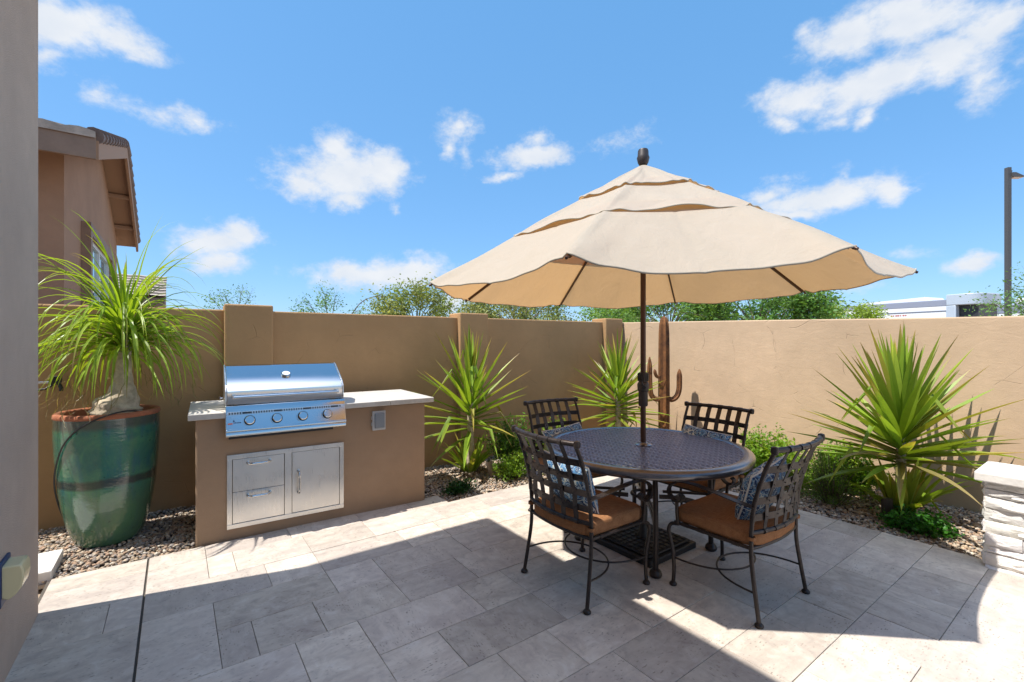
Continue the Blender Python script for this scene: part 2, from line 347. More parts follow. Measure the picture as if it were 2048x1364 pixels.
def pillowmat():
    t = NT('blue_medallion_fabric'); v = t.coord((9, 9, 9))
    n = t.noise(v, 1.2, 2, .5, out='Color'); vv = t.node('ShaderNodeVectorMath', operation='MULTIPLY_ADD'); t.l.new(n, vv.inputs[0]); vv.inputs[1].default_value = (.5, .5, .5); t.l.new(v, vv.inputs[2])
    f1 = t.vor(vv.outputs[0], 1.0, rand=.55); rings = t.math('SINE', t.math('MULTIPLY', f1, 26)); ed = t.vor(vv.outputs[0], 1.0, 'DISTANCE_TO_EDGE', rand=.55)
    pet = t.math('SINE', t.math('MULTIPLY', t.noise(v, 4.5, 2, .5), 30))
    c = t.mix(t.math('GREATER_THAN', rings, .1), (.022, .05, .13), (.07, .19, .36))
    c = t.mix(t.math('GREATER_THAN', pet, .78), c, (.40, .50, .55))
    c = t.mix(t.math('LESS_THAN', ed, .016), c, (.55, .57, .52))
    c = t.mix(t.math('LESS_THAN', f1, .13), c, (.50, .33, .15))
    t.p(Base_Color=c, Roughness=.85); return t.m
M['pillow'] = pillowmat()
M['piping'] = simple('white_piping', (.62, .60, .55), .8)
def glaze():
    t = NT('teal_glaze'); v = t.coord(); sep_ = t.node('ShaderNodeSeparateXYZ'); t.l.new(v, sep_.inputs[0])
    n = t.noise(v, 4.5, 6, .65, dist=.8); n2 = t.noise(v, 38, 5, .7); n3 = t.noise(t.coord((6, 6, 1.2)), 3, 5, .6)
    c = t.mix(t.rng(n, .33, .68), (.018, .115, .11), (.065, .22, .115))
    c = t.mix(t.rng(n3, .5, .75, 0, .75), c, (.025, .11, .17))
    z = t.math('ADD', sep_.outputs[2], t.math('MULTIPLY', t.math('SUBTRACT', n, .5), .05))
    low = t.rng(z, .50, .30); c = t.mix(t.math('MULTIPLY', low, .55), c, (.10, .17, .075))
    band = t.math('MULTIPLY', t.rng(z, .455, .475), t.rng(z, .535, .515)); c = t.mix(t.math('MULTIPLY', band, .75), c, (.03, .022, .03))
    rim = t.rng(z, .87, .90); c = t.mix(t.math('MULTIPLY', rim, .75), c, (.07, .062, .055))
    sp = t.rng(n2, .60, .70); c = t.mix(t.math('MULTIPLY', sp, .3), c, (.12, .19, .15))
    c = t.mix(t.rng(n2, .36, .28), c, (.01, .012, .012))
    nb = t.bump(t.math('ADD', t.math('MULTIPLY', t.noise(t.coord((1, 1, 2.5)), 16, 4, .55), .6), t.math('MULTIPLY', n2, .15)), .28, .012)
    t.p(Base_Color=c, Roughness=.10, Normal=nb, Coat_Weight=1.0, Coat_Roughness=.06); t.b.inputs['Coat Normal'].default_value = (0, 0, 0); t.l.new(nb, t.b.inputs['Coat Normal'])
    return t.m
M['glaze'] = glaze()
M['terra'] = simple('terracotta', (.36, .12, .055), .8, nscale=20, namt=.25, bump=.2)
M['bark'] = simple('palm_bark', (.50, .41, .30), .95, nscale=18, namt=.35, bump=1.0, bscale=28)
M['wood'] = simple('tree_bark', (.13, .10, .07), .95, nscale=8, namt=.3, bump=.8, bscale=14)
M['leaf'] = leafmat('leaf_palm', .38, .48)
M['yleaf'] = leafmat('leaf_yucca', .40, .38)
M['sleaf'] = leafmat('leaf_shrub', .45, .5)
M['tleaf'] = leafmat('leaf_tree', .55, .40)
def rustmat():
    t = NT('rusted_steel'); v = t.coord(); n = t.noise(v, 9, 6, .7); n2 = t.noise(v, 60, 4, .6)
    c = t.mix(t.rng(n, .35, .65), (.10, .04, .018), (.30, .125, .04)); c = t.mix(t.rng(n2, .5, .8, 0, .4), c, (.05, .028, .02))
    t.p(Base_Color=c, Roughness=.75, Metallic=.25, Normal=t.bump(n2, .3, .004)); return t.m
M['rust'] = rustmat()
def stonemat():
    t = NT('white_ledgestone'); v = t.coord(); n = t.noise(t.coord((4, 4, 9)), 4, 7, .7, dist=.5); n2 = t.noise(v, 3, 3); a = t.attr()
    c = t.mix(t.rng(n, .3, .7), (.72, .70, .66), (.88, .86, .83)); c = t.mix(1, c, a, 'MULTIPLY'); c = t.mix(t.rng(n2, .6, .75, 0, .3), c, (.55, .44, .33))
    t.p(Base_Color=c, Roughness=.85, Normal=t.bump(n, .7, .02)); return t.m
M['stone'] = stonemat()
M['cap'] = simple('cap_slab', (.68, .65, .60), .8, nscale=8, namt=.1, bump=.3, bscale=40)
M['fixture'] = simple('fixture_bronze', (.055, .045, .042), .5, .3)
M['fixture2'] = simple('fixture_tan', (.22, .17, .13), .6, .2)
M['pole'] = simple('pole_grey', (.095, .09, .088), .5, .3)
M['lampglass'] = simple('lamp_lens', (.55, .40, .28), .3)
M['rv_white'] = simple('trailer_white', (.74, .75, .76), .35)
M['rv_grey'] = simple('trailer_grey', (.25, .27, .34), .4)
M['rv_blue'] = simple('trailer_nose', (.42, .48, .55), .35)
M['rv_red'] = simple('trailer_red', (.45, .12, .09), .5)
M['rv_dark'] = simple('trailer_dark', (.03, .032, .035), .5)
M['fascia'] = simple('fascia_paint', (.25, .165, .115), .7, nscale=6)
M['soffit'] = simple('soffit_paint', (.36, .225, .145), .8)
M['tile'] = simple('roof_tile', (.42, .35, .29), .85, nscale=5, namt=.35, bump=.4)
M['darktile'] = simple('roof_tile_edge', (.17, .125, .11), .85, nscale=5, namt=.3, bump=.3)
M['glass'] = simple('window_glass', (.30, .52, .60), .06, .5); 
M['frame'] = simple('window_frame', (.62, .62, .60), .5)
M['eave'] = simple('eave_paint', (.42, .37, .32), .8)

# ================================================================== SETTING
def sheet(name, x0, x1, y0, y1, z, m):
    return MB().add([(x0, y0, z), (x1, y0, z), (x1, y1, z), (x0, y1, z)], [(0, 1, 2, 3)]).build(name, m, smooth=0)
tag(sheet('ground', -600, 600, -600, 600, -.075, M['ground']), None, kind='structure')
# patio: pavers in courses, each course with its own joints
U = .1535; X0 = .175
YL = [.31, .61, .917, 1.22, 1.521, 1.838, 2.155, 2.490, 2.826, 3.148, 3.488, 3.828]
KN = {.61: [19, 21, 22, 24.6], .917: [18, 22, 24.1], 1.22: [10, 16, 22, 26.3], 1.521: [7, 9, 12], 1.838: [4, 6, 10, 12], 2.155: [2, 4, 8, 10],
      2.490: [0, 1, 3, 6, 9], 2.826: [0, 4, 6], 3.148: [-3.1, 2, 4, 8, 10.1], 3.488: [0, 1]}
XE = 4.49; XW = -.63; GAP = .0013
def courses():
    rs = []
    y = YL[0]
    while y > -7.5:
        y2 = y - .308; rs.append((y2, y)); y = y2
    return rs[::-1] + [(YL[i], YL[i + 1]) for i in range(len(YL) - 1)]
patio = MB()
def paver(x0, x1, y0, y1):
    c = (random.random(), random.random(), random.random()); z = random.uniform(-.0012, .0012)
    g = GAP; b = .0018
    x0 += g; x1 -= g; y0 += g; y1 -= g
    vs = [(x0, y0, -.05), (x1, y0, -.05), (x1, y1, -.05), (x0, y1, -.05), (x0, y0, z - b), (x1, y0, z - b), (x1, y1, z - b), (x0, y1, z - b),
          (x0 + b, y0 + b, z), (x1 - b, y0 + b, z), (x1 - b, y1 - b, z), (x0 + b, y1 - b, z)]
    fs = [(0, 1, 5, 4), (1, 2, 6, 5), (2, 3, 7, 6), (3, 0, 4, 7), (4, 5, 9, 8), (5, 6, 10, 9), (6, 7, 11, 10), (7, 4, 8, 11), (8, 9, 10, 11)]
    patio.add(vs, fs, c)
JX = -.148                                             # expansion joint, open, 18 mm
rows = []
prev = []
for (y0, y1) in courses():
    known = KN.get(round(y0, 3), [])
    xs = sorted([X0 + U * k for k in known])
    if not xs: xs = sorted(x for x in prev if random.random() < .55 and x > 1.9)
    lo = [XW]; hi = [JX + .0045]
    for x in xs:
        if x > JX + .1: hi.append(x)
        else: lo.append(x)
    lo.append(JX - .0045); hi.append(XE); row = []
    for seq in (lo, hi):
        full = [seq[0]]
        for a, b in zip(seq, seq[1:]):
            while b - full[-1] > U * 4.6:
                cand = [x for x in prev if full[-1] + 1.8 * U < x < full[-1] + 4.3 * U]
                if cand and random.random() < .45: nx = random.choice(cand)
                else: nx = X0 + round((full[-1] + U * random.choice([2, 3, 4, 4, 3]) - X0) / U) * U
                if b - nx < U * 1.2: break
                full.append(nx)
            full.append(b)
        row += list(zip(full, full[1:]))
    prev = [a for a, b in row]
    rows.append([y0, y1, row])
done = set()
for i, (y0, y1, row) in enumerate(rows):
    for (a, b) in row:
        if (i, round(a, 3)) in done: continue
        top = y1
        if i + 1 < len(rows) and b - a < 4.2 * U:
            for (c_, d_) in rows[i + 1][2]:
                if abs(a - c_) < .004 and abs(b - d_) < .004 and random.random() < .75:
                    top = rows[i + 1][1]; done.add((i + 1, round(c_, 3)))
        paver(a, b, y0, top)
# the border course behind the counter's front and along the left bed
xs = [XW, JX - .0045]; paver(xs[0], xs[1], 3.828, 4.06)
for a, b in ((JX + .0045, X0), (X0, .72), (.72, 1.26), (1.26, 1.72), (1.72, 2.06)): paver(a, b, 3.828, 4.06)
patio.build('patio', M['paver'], smooth=0)
tag(bpy.data.objects['patio'], None, kind='structure')
tag(sheet('patio_bedding', XW - .02, XE + .002, -7.6, 3.832, -.012, M['joint']), None, kind='structure')
tag(sheet('patio_bedding_strip', XW - .02, 2.062, 3.836, 4.064, -.013, M['joint']), None, kind='structure')
# gravel beds
GZ = -.028
MBed = MB().add([(-2.5, 4.06, GZ), (6, 4.06, GZ), (6, 5.4, GZ), (-2.5, 5.4, GZ), (2.06, 3.83, GZ), (6, 3.83, GZ), (6, 4.06, GZ), (2.06, 4.06, GZ), (4.49, -3, GZ), (6, -3, GZ), (6, 3.83, GZ), (4.49, 3.83, GZ)],
                [(0, 1, 2, 3), (4, 5, 6, 7), (8, 9, 10, 11)])
tag(MBed.build('bed_soil', M['soil'], smooth=0), None, kind='structure')

def rocks():
    """loose angular gravel: low-poly stones strewn over the beds"""
    bm = bmesh.new(); bmesh.ops.create_icosphere(bm, subdivisions=1, radius=1); bm.verts.ensure_lookup_table()
    bv = np.array([v.co[:] for v in bm.verts]); bf = np.array([[v.index for v in f.verts] for f in bm.faces]); bm.free()
    def strew(x0, x1, y0, y1, dens):
        n = int((x1 - x0) * (y1 - y0) * dens); return np.column_stack([rng.uniform(x0, x1, n), rng.uniform(y0, y1, n)])
    P = np.vstack([strew(-1.0, .15, 4.08, 5.25, 3000), strew(1.92, 3.4, 3.86, 5.05, 2700), strew(3.4, 5.7, 3.86, 4.95, 1800), strew(4.5, 5.75, .3, 2.4, 2700), strew(4.5, 5.75, 2.4, 3.86, 2200)])
    n = len(P); nv = len(bv)
    sz = rng.uniform(.007, .0185, n); jit = rng.uniform(.65, 1.25, (n, nv, 3)); sc = rng.uniform(.6, 1.35, (n, 1, 3)); sc[:, :, 2] *= .62
    ang = rng.uniform(0, 2 * math.pi, n); ca, sa = np.cos(ang), np.sin(ang)
    V = bv[None] * jit * sc * sz[:, None, None]
    X = V[..., 0] * ca[:, None] - V[..., 1] * sa[:, None]; Y = V[..., 0] * sa[:, None] + V[..., 1] * ca[:, None]
    tz = rng.uniform(-.4, .4, n); Z = V[..., 2] + X * np.sin(tz)[:, None]
    V = np.stack([X + P[:, 0][:, None], Y + P[:, 1][:, None], Z + (GZ + rng.uniform(.003, .020, n))[:, None]], -1).reshape(-1, 3)
    F = (bf[None] + (np.arange(n) * nv)[:, None, None]).reshape(-1, 3)
    pal = np.array([(.46, .35, .24), (.54, .43, .32), (.42, .28, .19), (.36, .32, .29), (.60, .53, .43), (.45, .32, .23), (.27, .23, .20)])
    C = pal[rng.integers(0, len(pal), n)] * rng.uniform(.75, 1.2, (n, 1)); C = np.repeat(C, nv, 0)
    me = bpy.data.meshes.new('gravel'); me.vertices.add(len(V)); me.vertices.foreach_set('co', V.astype(np.float32).ravel())
    me.loops.add(F.size); me.loops.foreach_set('vertex_index', F.astype(np.int32).ravel()); me.polygons.add(len(F))
    me.polygons.foreach_set('loop_start', np.arange(0, F.size, 3, dtype=np.int32)); me.update(calc_edges=True)
    at = me.color_attributes.new('Col', 'FLOAT_COLOR', 'POINT'); A = np.ones((len(V), 4), np.float32); A[:, :3] = C; at.data.foreach_set('color', A.ravel())
    me.materials.append(M['gravel']); o = bpy.data.objects.new('gravel', me); COL.objects.link(o)
    tag(o, None, kind='stuff')
rocks()

# ------------------------------------------------------------------ boundary walls
def wall_side():
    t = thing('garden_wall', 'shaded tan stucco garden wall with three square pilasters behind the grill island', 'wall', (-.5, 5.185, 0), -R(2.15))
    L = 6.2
    MB().box(-2.2, L + .25, 0, .2, -.1, 1.797).build('wall_panel', M['wall_shaded'], t, bevel=.012, smooth=0)
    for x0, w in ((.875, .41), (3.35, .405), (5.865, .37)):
        MB().box(x0, x0 + w, -.075, .24, -.1, 1.85).build('pilaster', M['wall_shaded'], t, bevel=.014, smooth=0)
wall_side()
def wall_end():
    # its coping falls gently away from the corner
    b = MB(); prof = [(4.935, 1.795), (2.885, 1.757), (1.42, 1.724), (.6, 1.712), (-1.2, 1.68), (-4.5, 1.62)]
    poly = [(y, z) for y, z in prof] + [(-4.5, -.1), (4.935, -.1)]
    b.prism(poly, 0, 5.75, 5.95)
    tag(b.build('end_wall', M['wall_sunlit'], bevel=.012, smooth=0), 'sunlit pale tan stucco wall with trowel marks behind the cactus and large yucca', 'wall')
wall_end()
# ------------------------------------------------------------------ own house: wall beside the camera and the roof overhead
def own_house():
    t = thing('house', 'grey taupe stucco house wall edge rising out of frame on the far left', 'house', (-.607, 3.60, 0))
    b = MB(); b.box(-3.6, 0, -11, 0, -.1, 4.07); b.build('wall', M['house'], t, bevel=.02, smooth=0, seg=3)
    r = MB(); r.box(-3.9, .638, -11.4, .167, 4.07, 4.22); r.build('roof', M['eave'], t, smooth=0)
    o = MB().box(.0, .012, -.75, -.60, .365, .555).build('outlet_cover', M['navy'], t, bevel=.004)
    # bubble cover: flat topped box with a rounded nose and sloping chin
    b = MB(); prof = [(.0125, .400), (.03, .390), (.052, .408), (.070, .435), (.078, .475), (.075, .515), (.068, .533), (.0125, .536)]
    vs = []; n = len(prof)
    for y in (-.735, -.615):
        for x, z in prof: vs.append((x, y, z))
    fs = [(i, i + 1, n + i + 1, n + i) for i in range(n - 1)] + [tuple(range(n))[::-1], tuple(range(n, 2 * n))]
    b.add(vs, fs); c = b.build('bubble_cover', M['yellowed'], o, bevel=.006)
    c['label'] = 'yellowed clear plastic bubble'
own_house()
tag(MB().box(-1.35, -.632, 4.085, 4.47, -.06, .045).build('step_slab', M['cap'], bevel=.006, smooth=0),
    'small pale stone slab lying on the gravel past the house corner', 'slab')

# ================================================================== GRILL ISLAND
IR = -R(2.4)
def island():
    t = thing('grill_island', 'brown stucco barbecue island with pale slab top and steel storage doors', 'barbecue island', (.12, 4.088, 0), IR)
    W_, D_ = 1.79, .80
    MB().box(0, W_, 0, D_, -.06, .925).build('body', M['island'], t, bevel=.012, smooth=0)
    for a, b in ((-.05, .60), (.604, 1.17), (1.174, 1.58), (1.584, 1.85)):
        pass
    ct = MB()
    for a, b in ((-.045, .415), (.4165, 1.02), (1.0215, 1.44), (1.4415, 1.86)): ct.box(a, b, -.05, D_ + .03, .925, .968)
    ct.build('countertop', M['counter'], t, bevel=.004, smooth=0)
    # storage unit: a flat frame with two drawers and a door set in it
    x0, x1, z0, z1 = .195, 1.045, .078, .637
    fr = MB(); w = .034; y0, y1 = -.012, 0.0
    xm0, xm1 = .588, .640
    fr.box(x0, x1, y0, y1, z1 - w, z1); fr.box(x0, x1, y0, y1, z0, z0 + w); fr.box(x0, x0 + w, y0, y1, z0 + w, z1 - w); fr.box(x1 - w, x1, y0, y1, z0 + w, z1 - w)
    fr.box(xm0, xm1, y0, y1, z0 + w, z1 - w)
    fr.build('storage_frame', M['brushed'], t, bevel=.002, smooth=0)
    MB().box(x0 + w, x1 - w, -.0015, 0, z0 + w, z1 - w).build('storage_shadow_gap', M['black'], t, smooth=0)
    g = .0035
    def handle(parent, p0, p1, out=.05):
        p0 = np.array(p0); p1 = np.array(p1); d = nrm(p1 - p0); n = np.array([0, -1., 0])
        pts = cr([p0, p0 + n * out * .55, p0 + n * out + d * .022, p0 + n * out + d * .045, p1 + n * out - d * .045, p1 + n * out - d * .022, p1 + n * out * .55, p1], 5)
        h = MB().tube(pts, .0095, 10)
        for q in (p0, p1): h.tube([q, q + n * .008], .012, 12)
        return h.build('handle', M['chrome'], parent)
    zc = .352
    for za, zb in ((zc + .002, z1 - w - g), (z0 + w + g, zc - .002)):
        d = MB().box(x0 + w + g, xm0 - g, -.010, -.0005, za, zb).build('drawer', M['brushed'], t, bevel=.0015, smooth=0)
        xc = (x0 + w + xm0) / 2; hz = zb - .035
        handle(d, (xc - .075, -.010, hz), (xc + .075, -.010, hz))
    d = MB().box(xm1 + g, x1 - w - g, -.010, -.0005, z0 + w + g, z1 - w - g).build('door', M['brushed'], t, bevel=.0015, smooth=0)
    handle(d, (.69, -.010, .445), (.69, -.010, .275))
    # weatherproof outlet
    f = MB(); ox, oz = 1.345, .795
    f.box(ox - .058, ox + .058, -.028, 0, oz - .085, oz + .085); f.box(ox - .066, ox - .058, -.02, -.004, oz - .045, oz - .015); f.box(ox - .066, ox - .058, -.02, -.004, oz + .01, oz + .04)
    f = f.build('outlet_cover', M['outlet'], t, bevel=.007)
    MB().box(ox - .042, ox + .046, -.045, -.0285, oz - .066, oz + .068).build('bubble_cover', M['smoke'], f, bevel=.009, seg=3)
    return t
island()

def grill():
    t = thing('gas_grill', 'stainless steel built in gas grill with closed hood on the island', 'grill', (.12, 4.088, 0), IR)
    x0, x1 = .185, 1.045
    # firebox front + control panel: side profile (y, z) extruded along x
    cp = [(-.085, .825), (-.092, .808), (-.092, .790), (-.06, .784), (.02, .784), (.02, 1.012), (-.035, 1.012), (-.050, .985), (-.052, .966), (-.092, .838)]
    MB().prism(cp, 0, x0, x1).build('control_panel', M['steel'], t, bevel=.003, smooth=30)
    MB().prism([(-.0975, .846), (-.103, .838), (-.103, .828), (-.0935, .824)], 0, x0, x1).build('bull_nose', M['steel'], t, bevel=.002)
    MB().box(x0 + .02, x1 - .1, -.07, 0, .768, .7835).build('drip_tray', M['black'], t)
    MB().box(x0 + .004, x1 - .004, .02, .50, .90, 1.010).build('firebox', M['steel'], t, smooth=0)
    # vent strip with slots
    vs = MB().prism([(-.0535, .966), (-.062, .946), (-.060, .945), (-.051, .967)], 0, x0 + .01, x1 - .01).build('vent_strip', M['brushed'], t, smooth=0)
    sl = MB(); n = 46
    for i in range(n):
        xa = x0 + .02 + (x1 - x0 - .05) * i / n
        w_ = .010
        if i % 12 in (5, 6, 7): w_ = .017
        sl.prism([(-.0560, .9625), (-.0612, .950), (-.0605, .9495), (-.055, .9628)], 0, xa, xa + w_)
    sl.build('vent_slots', M['black'], vs, smooth=0)
    # knobs
    nv = np.array([0, -.955, .297])       # panel normal
    for i in range(4):
        xk = x0 + .155 + i * .1855
        base = np.array([xk, -.0735, .897]); k = MB()
        k.tube([base, base + nv * .010], .044, 28); kb = k.build('knob', M['chrome'], t, smooth=30); MB().tube([base + nv * .0095, base + nv * .0125], .0385, 28).build('knob_ring', M['black'], kb, smooth=30)
        MB().tube([base + nv * .0128, base + nv * .034, base + nv * .038], [.034, .032, .028], 24).build('knob_cap', M['steel'], kb, smooth=30)
    # maker's plate: small red bar, dark flame and script strokes
    up = np.array([0, .297, .955])
    def plate(xa, xb, za, zb, m, nm):
        b0 = np.array([0, -.0745, .900]) + nv * .0018
        q = [b0 + np.array([x, 0, 0]) + up * z for x, z in ((xa, za), (xb, za), (xb, zb), (xa, zb))]
        q2 = [p + nv * .0008 for p in q]
        return (q + q2, [(0, 1, 2, 3), (4, 5, 6, 7), (0, 1, 5, 4), (1, 2, 6, 5), (2, 3, 7, 6), (3, 0, 4, 7)])
    bd = MB(); bd.add(*plate(x0 + .014, x0 + .044, -.022, -.012, None, None)); bd = bd.build('badge', M['rv_red'], t, smooth=0)
    s_ = MB()
    for i in range(5): s_.add(*plate(x0 + .050 + i * .0105, x0 + .057 + i * .0105, -.016, -.009 + (.002 if i % 2 else 0), None, None))
    b0 = np.array([0, -.0745, .900]) + nv * .0022
    s_.add([b0 + np.array([x0 + .052 + dx, 0, 0]) + up * z for dx, z in ((-.006, -.005), (.006, -.005), (.004, .004), (0, .014), (-.004, .004))], [(0, 1, 2, 3, 4)])
    s_.build('badge_script', M['navy'], bd, smooth=0)
    # hood
    hp = [(-.020, 1.014), (-.028, 1.045), (-.022, 1.120), (.02, 1.165), (.255, 1.292), (.300, 1.305), (.415, 1.300), (.47, 1.20), (.47, 1.014)]
    h = MB().prism(hp, 0, x0 + .006, x1 - .012).build('hood', M['steel'], t, bevel=.007, smooth=30, seg=3)
    for xa in (x0 - .001, x1 - .013):      # rolled side bands
        MB().prism([(a * 1.0 - .001, b + .0015) if b > 1.02 else (a, b) for a, b in hp], 0, xa, xa + .008).build('hood_side', M['brushed'], h, smooth=0)
    hb = MB().tube([(x0 + .05, -.075, 1.078), (x1 - .055, -.075, 1.078)], .0105, 14)
    for xa in (x0 + .055, x1 - .06): hb.box(xa - .013, xa + .013, -.078, -.02, 1.062, 1.094)
    hb.build('hood_handle', M['chrome'], t, smooth=40)
    # thermometer on the slope
    c = np.array([(x0 + x1) / 2 + .0, .118, 1.222]); nn = nrm([0, -.127, .235])
    tb = MB().tube([c - nn * .004, c + nn * .012, c + nn * .016], [.036, .036, .031], 28).build('thermometer', M['chrome'], t, smooth=35)
    MB().tube([c + nn * .0145, c + nn * .0172], [.029, .029], 28).build('dial', M['rv_white'], tb, smooth=30)
    # rotisserie bracket at the back-left
    br = MB().tube([(x0 - .012, .20, 1.05), (x0 - .028, .20, 1.05)], .006, 10); br.tube([(x0 - .028, .20, 1.04), (x0 - .028, .20, 1.066)], .005, 8)
    br.build('bracket', M['chrome'], t)
grill()

# ================================================================== POT + PALM
PX, PY = -.409, 4.69
def pot():
    t = thing('plant_pot', 'tall glazed teal green ceramic pot with terracotta rim on the gravel', 'pot', (PX, PY, -.02))
    prof = [(.215, 0), (.235, .01), (.27, .07), (.312, .165), (.347, .285), (.374, .41), (.389, .51), (.402, .66), (.412, .80), (.413, .92), (.412, .955)]
    ps = [(r * .757 + .012 * (1 - min(1, z / .5)), z) for r, z in prof]
    zz_ = np.linspace(0, .955, 40); rr = np.interp(zz_, [p[1] for p in ps], [p[0] for p in ps])
    MB().lathe(list(zip(rr, zz_)), 72, capt=False).build('vessel', M['glaze'], t, smooth=60)
    MB().lathe([(.312, .9552), (.315, .965), (.312, .985), (.302, .992), (.276, .990), (.268, .98), (.266, .90), (.25, .70)], 72, capb=False, capt=False).build('rim', M['terra'], t, smooth=60)
    b = MB(); b.lathe([(.262, .885), (.15, .90), (.01, .905)], 40, capb=False); b.build('soil', M['soil'], t)
pot()
def ribbon(mb, pts, w, col0, col1, fold=.25, side=None, tipc=None, flat0=.6):
    """leaf blade along pts: three points across, folded along the midrib"""
    pts = [np.asarray(p, float) for p in pts]; m = len(pts); vs = []; cs = []
    for i in range(m):
        t_ = i / (m - 1); T = nrm(pts[min(i + 1, m - 1)] - pts[max(i - 1, 0)])
        sd_ = np.cross(T, (0, 0, 1.)) if side is None else np.asarray(side, float)
        if np.linalg.norm(sd_) < .05: sd_ = np.array([1., 0, 0])
        sd_ = nrm(sd_ - T * np.dot(sd_, T)); N = np.cross(sd_, T)
        ww = w * (flat0 + (1 - flat0) * min(1, t_ * 3.5)) * (1 - max(0, (t_ - .35) / .65) ** 1.6 * .97) / 2
        c = np.array(col0) * (1 - t_) + np.array(col1) * t_
        if tipc is not None and t_ > tipc[1]: c = c + (np.array(tipc[0]) - c) * min(1, (t_ - tipc[1]) / max(.05, (1 - tipc[1])) * 1.3)
        vs += [pts[i] - sd_ * ww + N * ww * fold, pts[i] - N * ww * fold, pts[i] + sd_ * ww + N * ww * fold]; cs += [tuple(c)] * 3
    fs = []
    for i in range(m - 1):
        for k in (0, 1): fs.append((i * 3 + k, i * 3 + k + 1, (i + 1) * 3 + k + 1, (i + 1) * 3 + k))
    mb.add(vs, fs, cs)
def palm():
    cx, cy = PX + .075, PY - .02; base = .955
    t = thing('ponytail_palm', 'ponytail palm with long drooping ribbon leaves growing in the teal pot', 'palm', (cx, cy, base))
    pts = [(-.05, 0, -.10), (-.03, 0, -.02), (-.02, 0, .05), (0, 0, .11), (.005, 0, .19), (.01, 0, .28), (.015, 0, .40), (.02, 0, .52), (.025, 0, .64)]
    rad = [.13, .165, .15, .11, .075, .055, .045, .04, .034]
    tr = MB(); P_ = cr(pts, 4); rr = np.interp(np.linspace(0, 1, len(P_)), np.linspace(0, 1, len(rad)), rad)
    rr = [r * (1 + .05 * math.sin(i * 1.7)) for i, r in enumerate(rr)]; tr.tube(P_, rr, 20); tr.build('trunk', M['bark'], t, smooth=80)
    lf = MB(); r0 = random.Random(11)
    for i in range(285):
        f = r0.random(); zc = .42 + .26 * f
        a = r0.uniform(0, 2 * math.pi); el_ = R(r0.triangular(-10, 88, 20 + 55 * f)); L = r0.uniform(.56, .96) * (1.18 if el_ > R(62) else 1) * (.85 + .25 * (1 - f))
        if math.sin(a) > .55: L *= .82
        d = np.array([math.cos(a) * math.cos(el_), math.sin(a) * math.cos(el_), math.sin(el_)])
        p = np.array([.02, 0, zc]) + d * .02; pl = [p]; n = 15; st = L / n; droop = r0.uniform(.08, .32) * (1.15 - .75 * f * (el_ > R(62)))
        for k in range(n):
            g_ = droop * (.25 + 1.5 * (k / n))
            d = nrm(d + np.array([r0.uniform(-.03, .03), r0.uniform(-.03, .03), -g_])); p = p + d * st
            wy = p[1] + cy
            if wy > 5.10: p[1] = 5.10 - cy
            if p[2] + base < 1.05: break
            pl.append(p)
        g0 = r0.uniform(.75, 1.25); hue = r0.random()
        c0 = np.array((.27, .41, .035)) * g0; c1 = np.array((.31, .45, .045) if hue < .6 else (.36, .45, .06)) * g0
        tip = ((.34, .24, .12), r0.uniform(.72, 1.0)) if r0.random() < .55 else None
        ribbon(lf, pl, r0.uniform(.016, .027), c0, c1, .22, tipc=tip)
    for i in range(95):     # old dried ends hanging
        a = r0.uniform(0, 2 * math.pi); rr_ = r0.uniform(.22, .52); z0 = r0.uniform(.12, .38)
        p = np.array([rr_ * math.cos(a), min(rr_ * math.sin(a) * .7, .36), z0]); d = np.array([math.cos(a) * .35, math.sin(a) * .2, -1]); pl = [p]
        tw = r0.uniform(-.5, .5)
        for k in range(9):
            d = nrm(d + np.array([r0.uniform(-.35, .35) + tw * .2, r0.uniform(-.3, .3), .10])); p = p + d * .026; p[1] = min(p[1], .42); pl.append(p)
        ribbon(lf, pl, .0055, (.20, .17, .07), (.42, .31, .18), .2)
    lf.build('foliage', M['leaf'], t, smooth=0)
palm()
def tube_line():
    pts = []
    prr = lambda z: np.interp(z, [0, .07, .165, .285, .41, .51, .66, .8, .955], [.215, .27, .312, .347, .374, .389, .402, .412, .412]) * .757 + .012 * (1 - min(1, z / .5)) + .009
    for a, r, z in ((-20, .20, .94), (-45, .25, .985), (-72, .29, 1.003), (-95, .322, .975), (-118, 0, .90), (-136, 0, .79), (-152, 0, .64), (-168, 0, .48), (176, 0, .30), (165, 0, .12), (160, 0, .03)):
        a = R(a + 2); r = r or prr(z); pts.append((PX + r * math.cos(a), PY + r * math.sin(a), z - .02))
    tag(MB().tube(cr(pts, 6), .0055, 8).build('irrigation_tube', M['black']), 'thin black drip tube looped over the rim of the teal pot', 'tube')
tube_line()
def faucet():
    t = thing('wall_faucet', 'small black wall faucet with a silver pipe behind the drooping palm leaves', 'faucet', (-.78, 5.175, 1.16))
    MB().tube([(-.16, -.05, .012), (.0, -.05, .012)], .010, 10).build('pipe', M['chrome'], t)
    b = MB(); b.tube([(0, .02, .01), (0, -.07, .01)], .022, 12); b.box(-.022, .045, -.075, -.03, .0, .06); b.tube([(.03, -.06, 0), (.045, -.075, -.035), (.045, -.075, -.06)], .013, 10)
    b.tube([(-.14, -.06, -.045), (-.05, -.06, -.04), (.0, -.06, -.005)], .009, 8)
    b.build('body', M['black'], t, bevel=.003)
faucet()

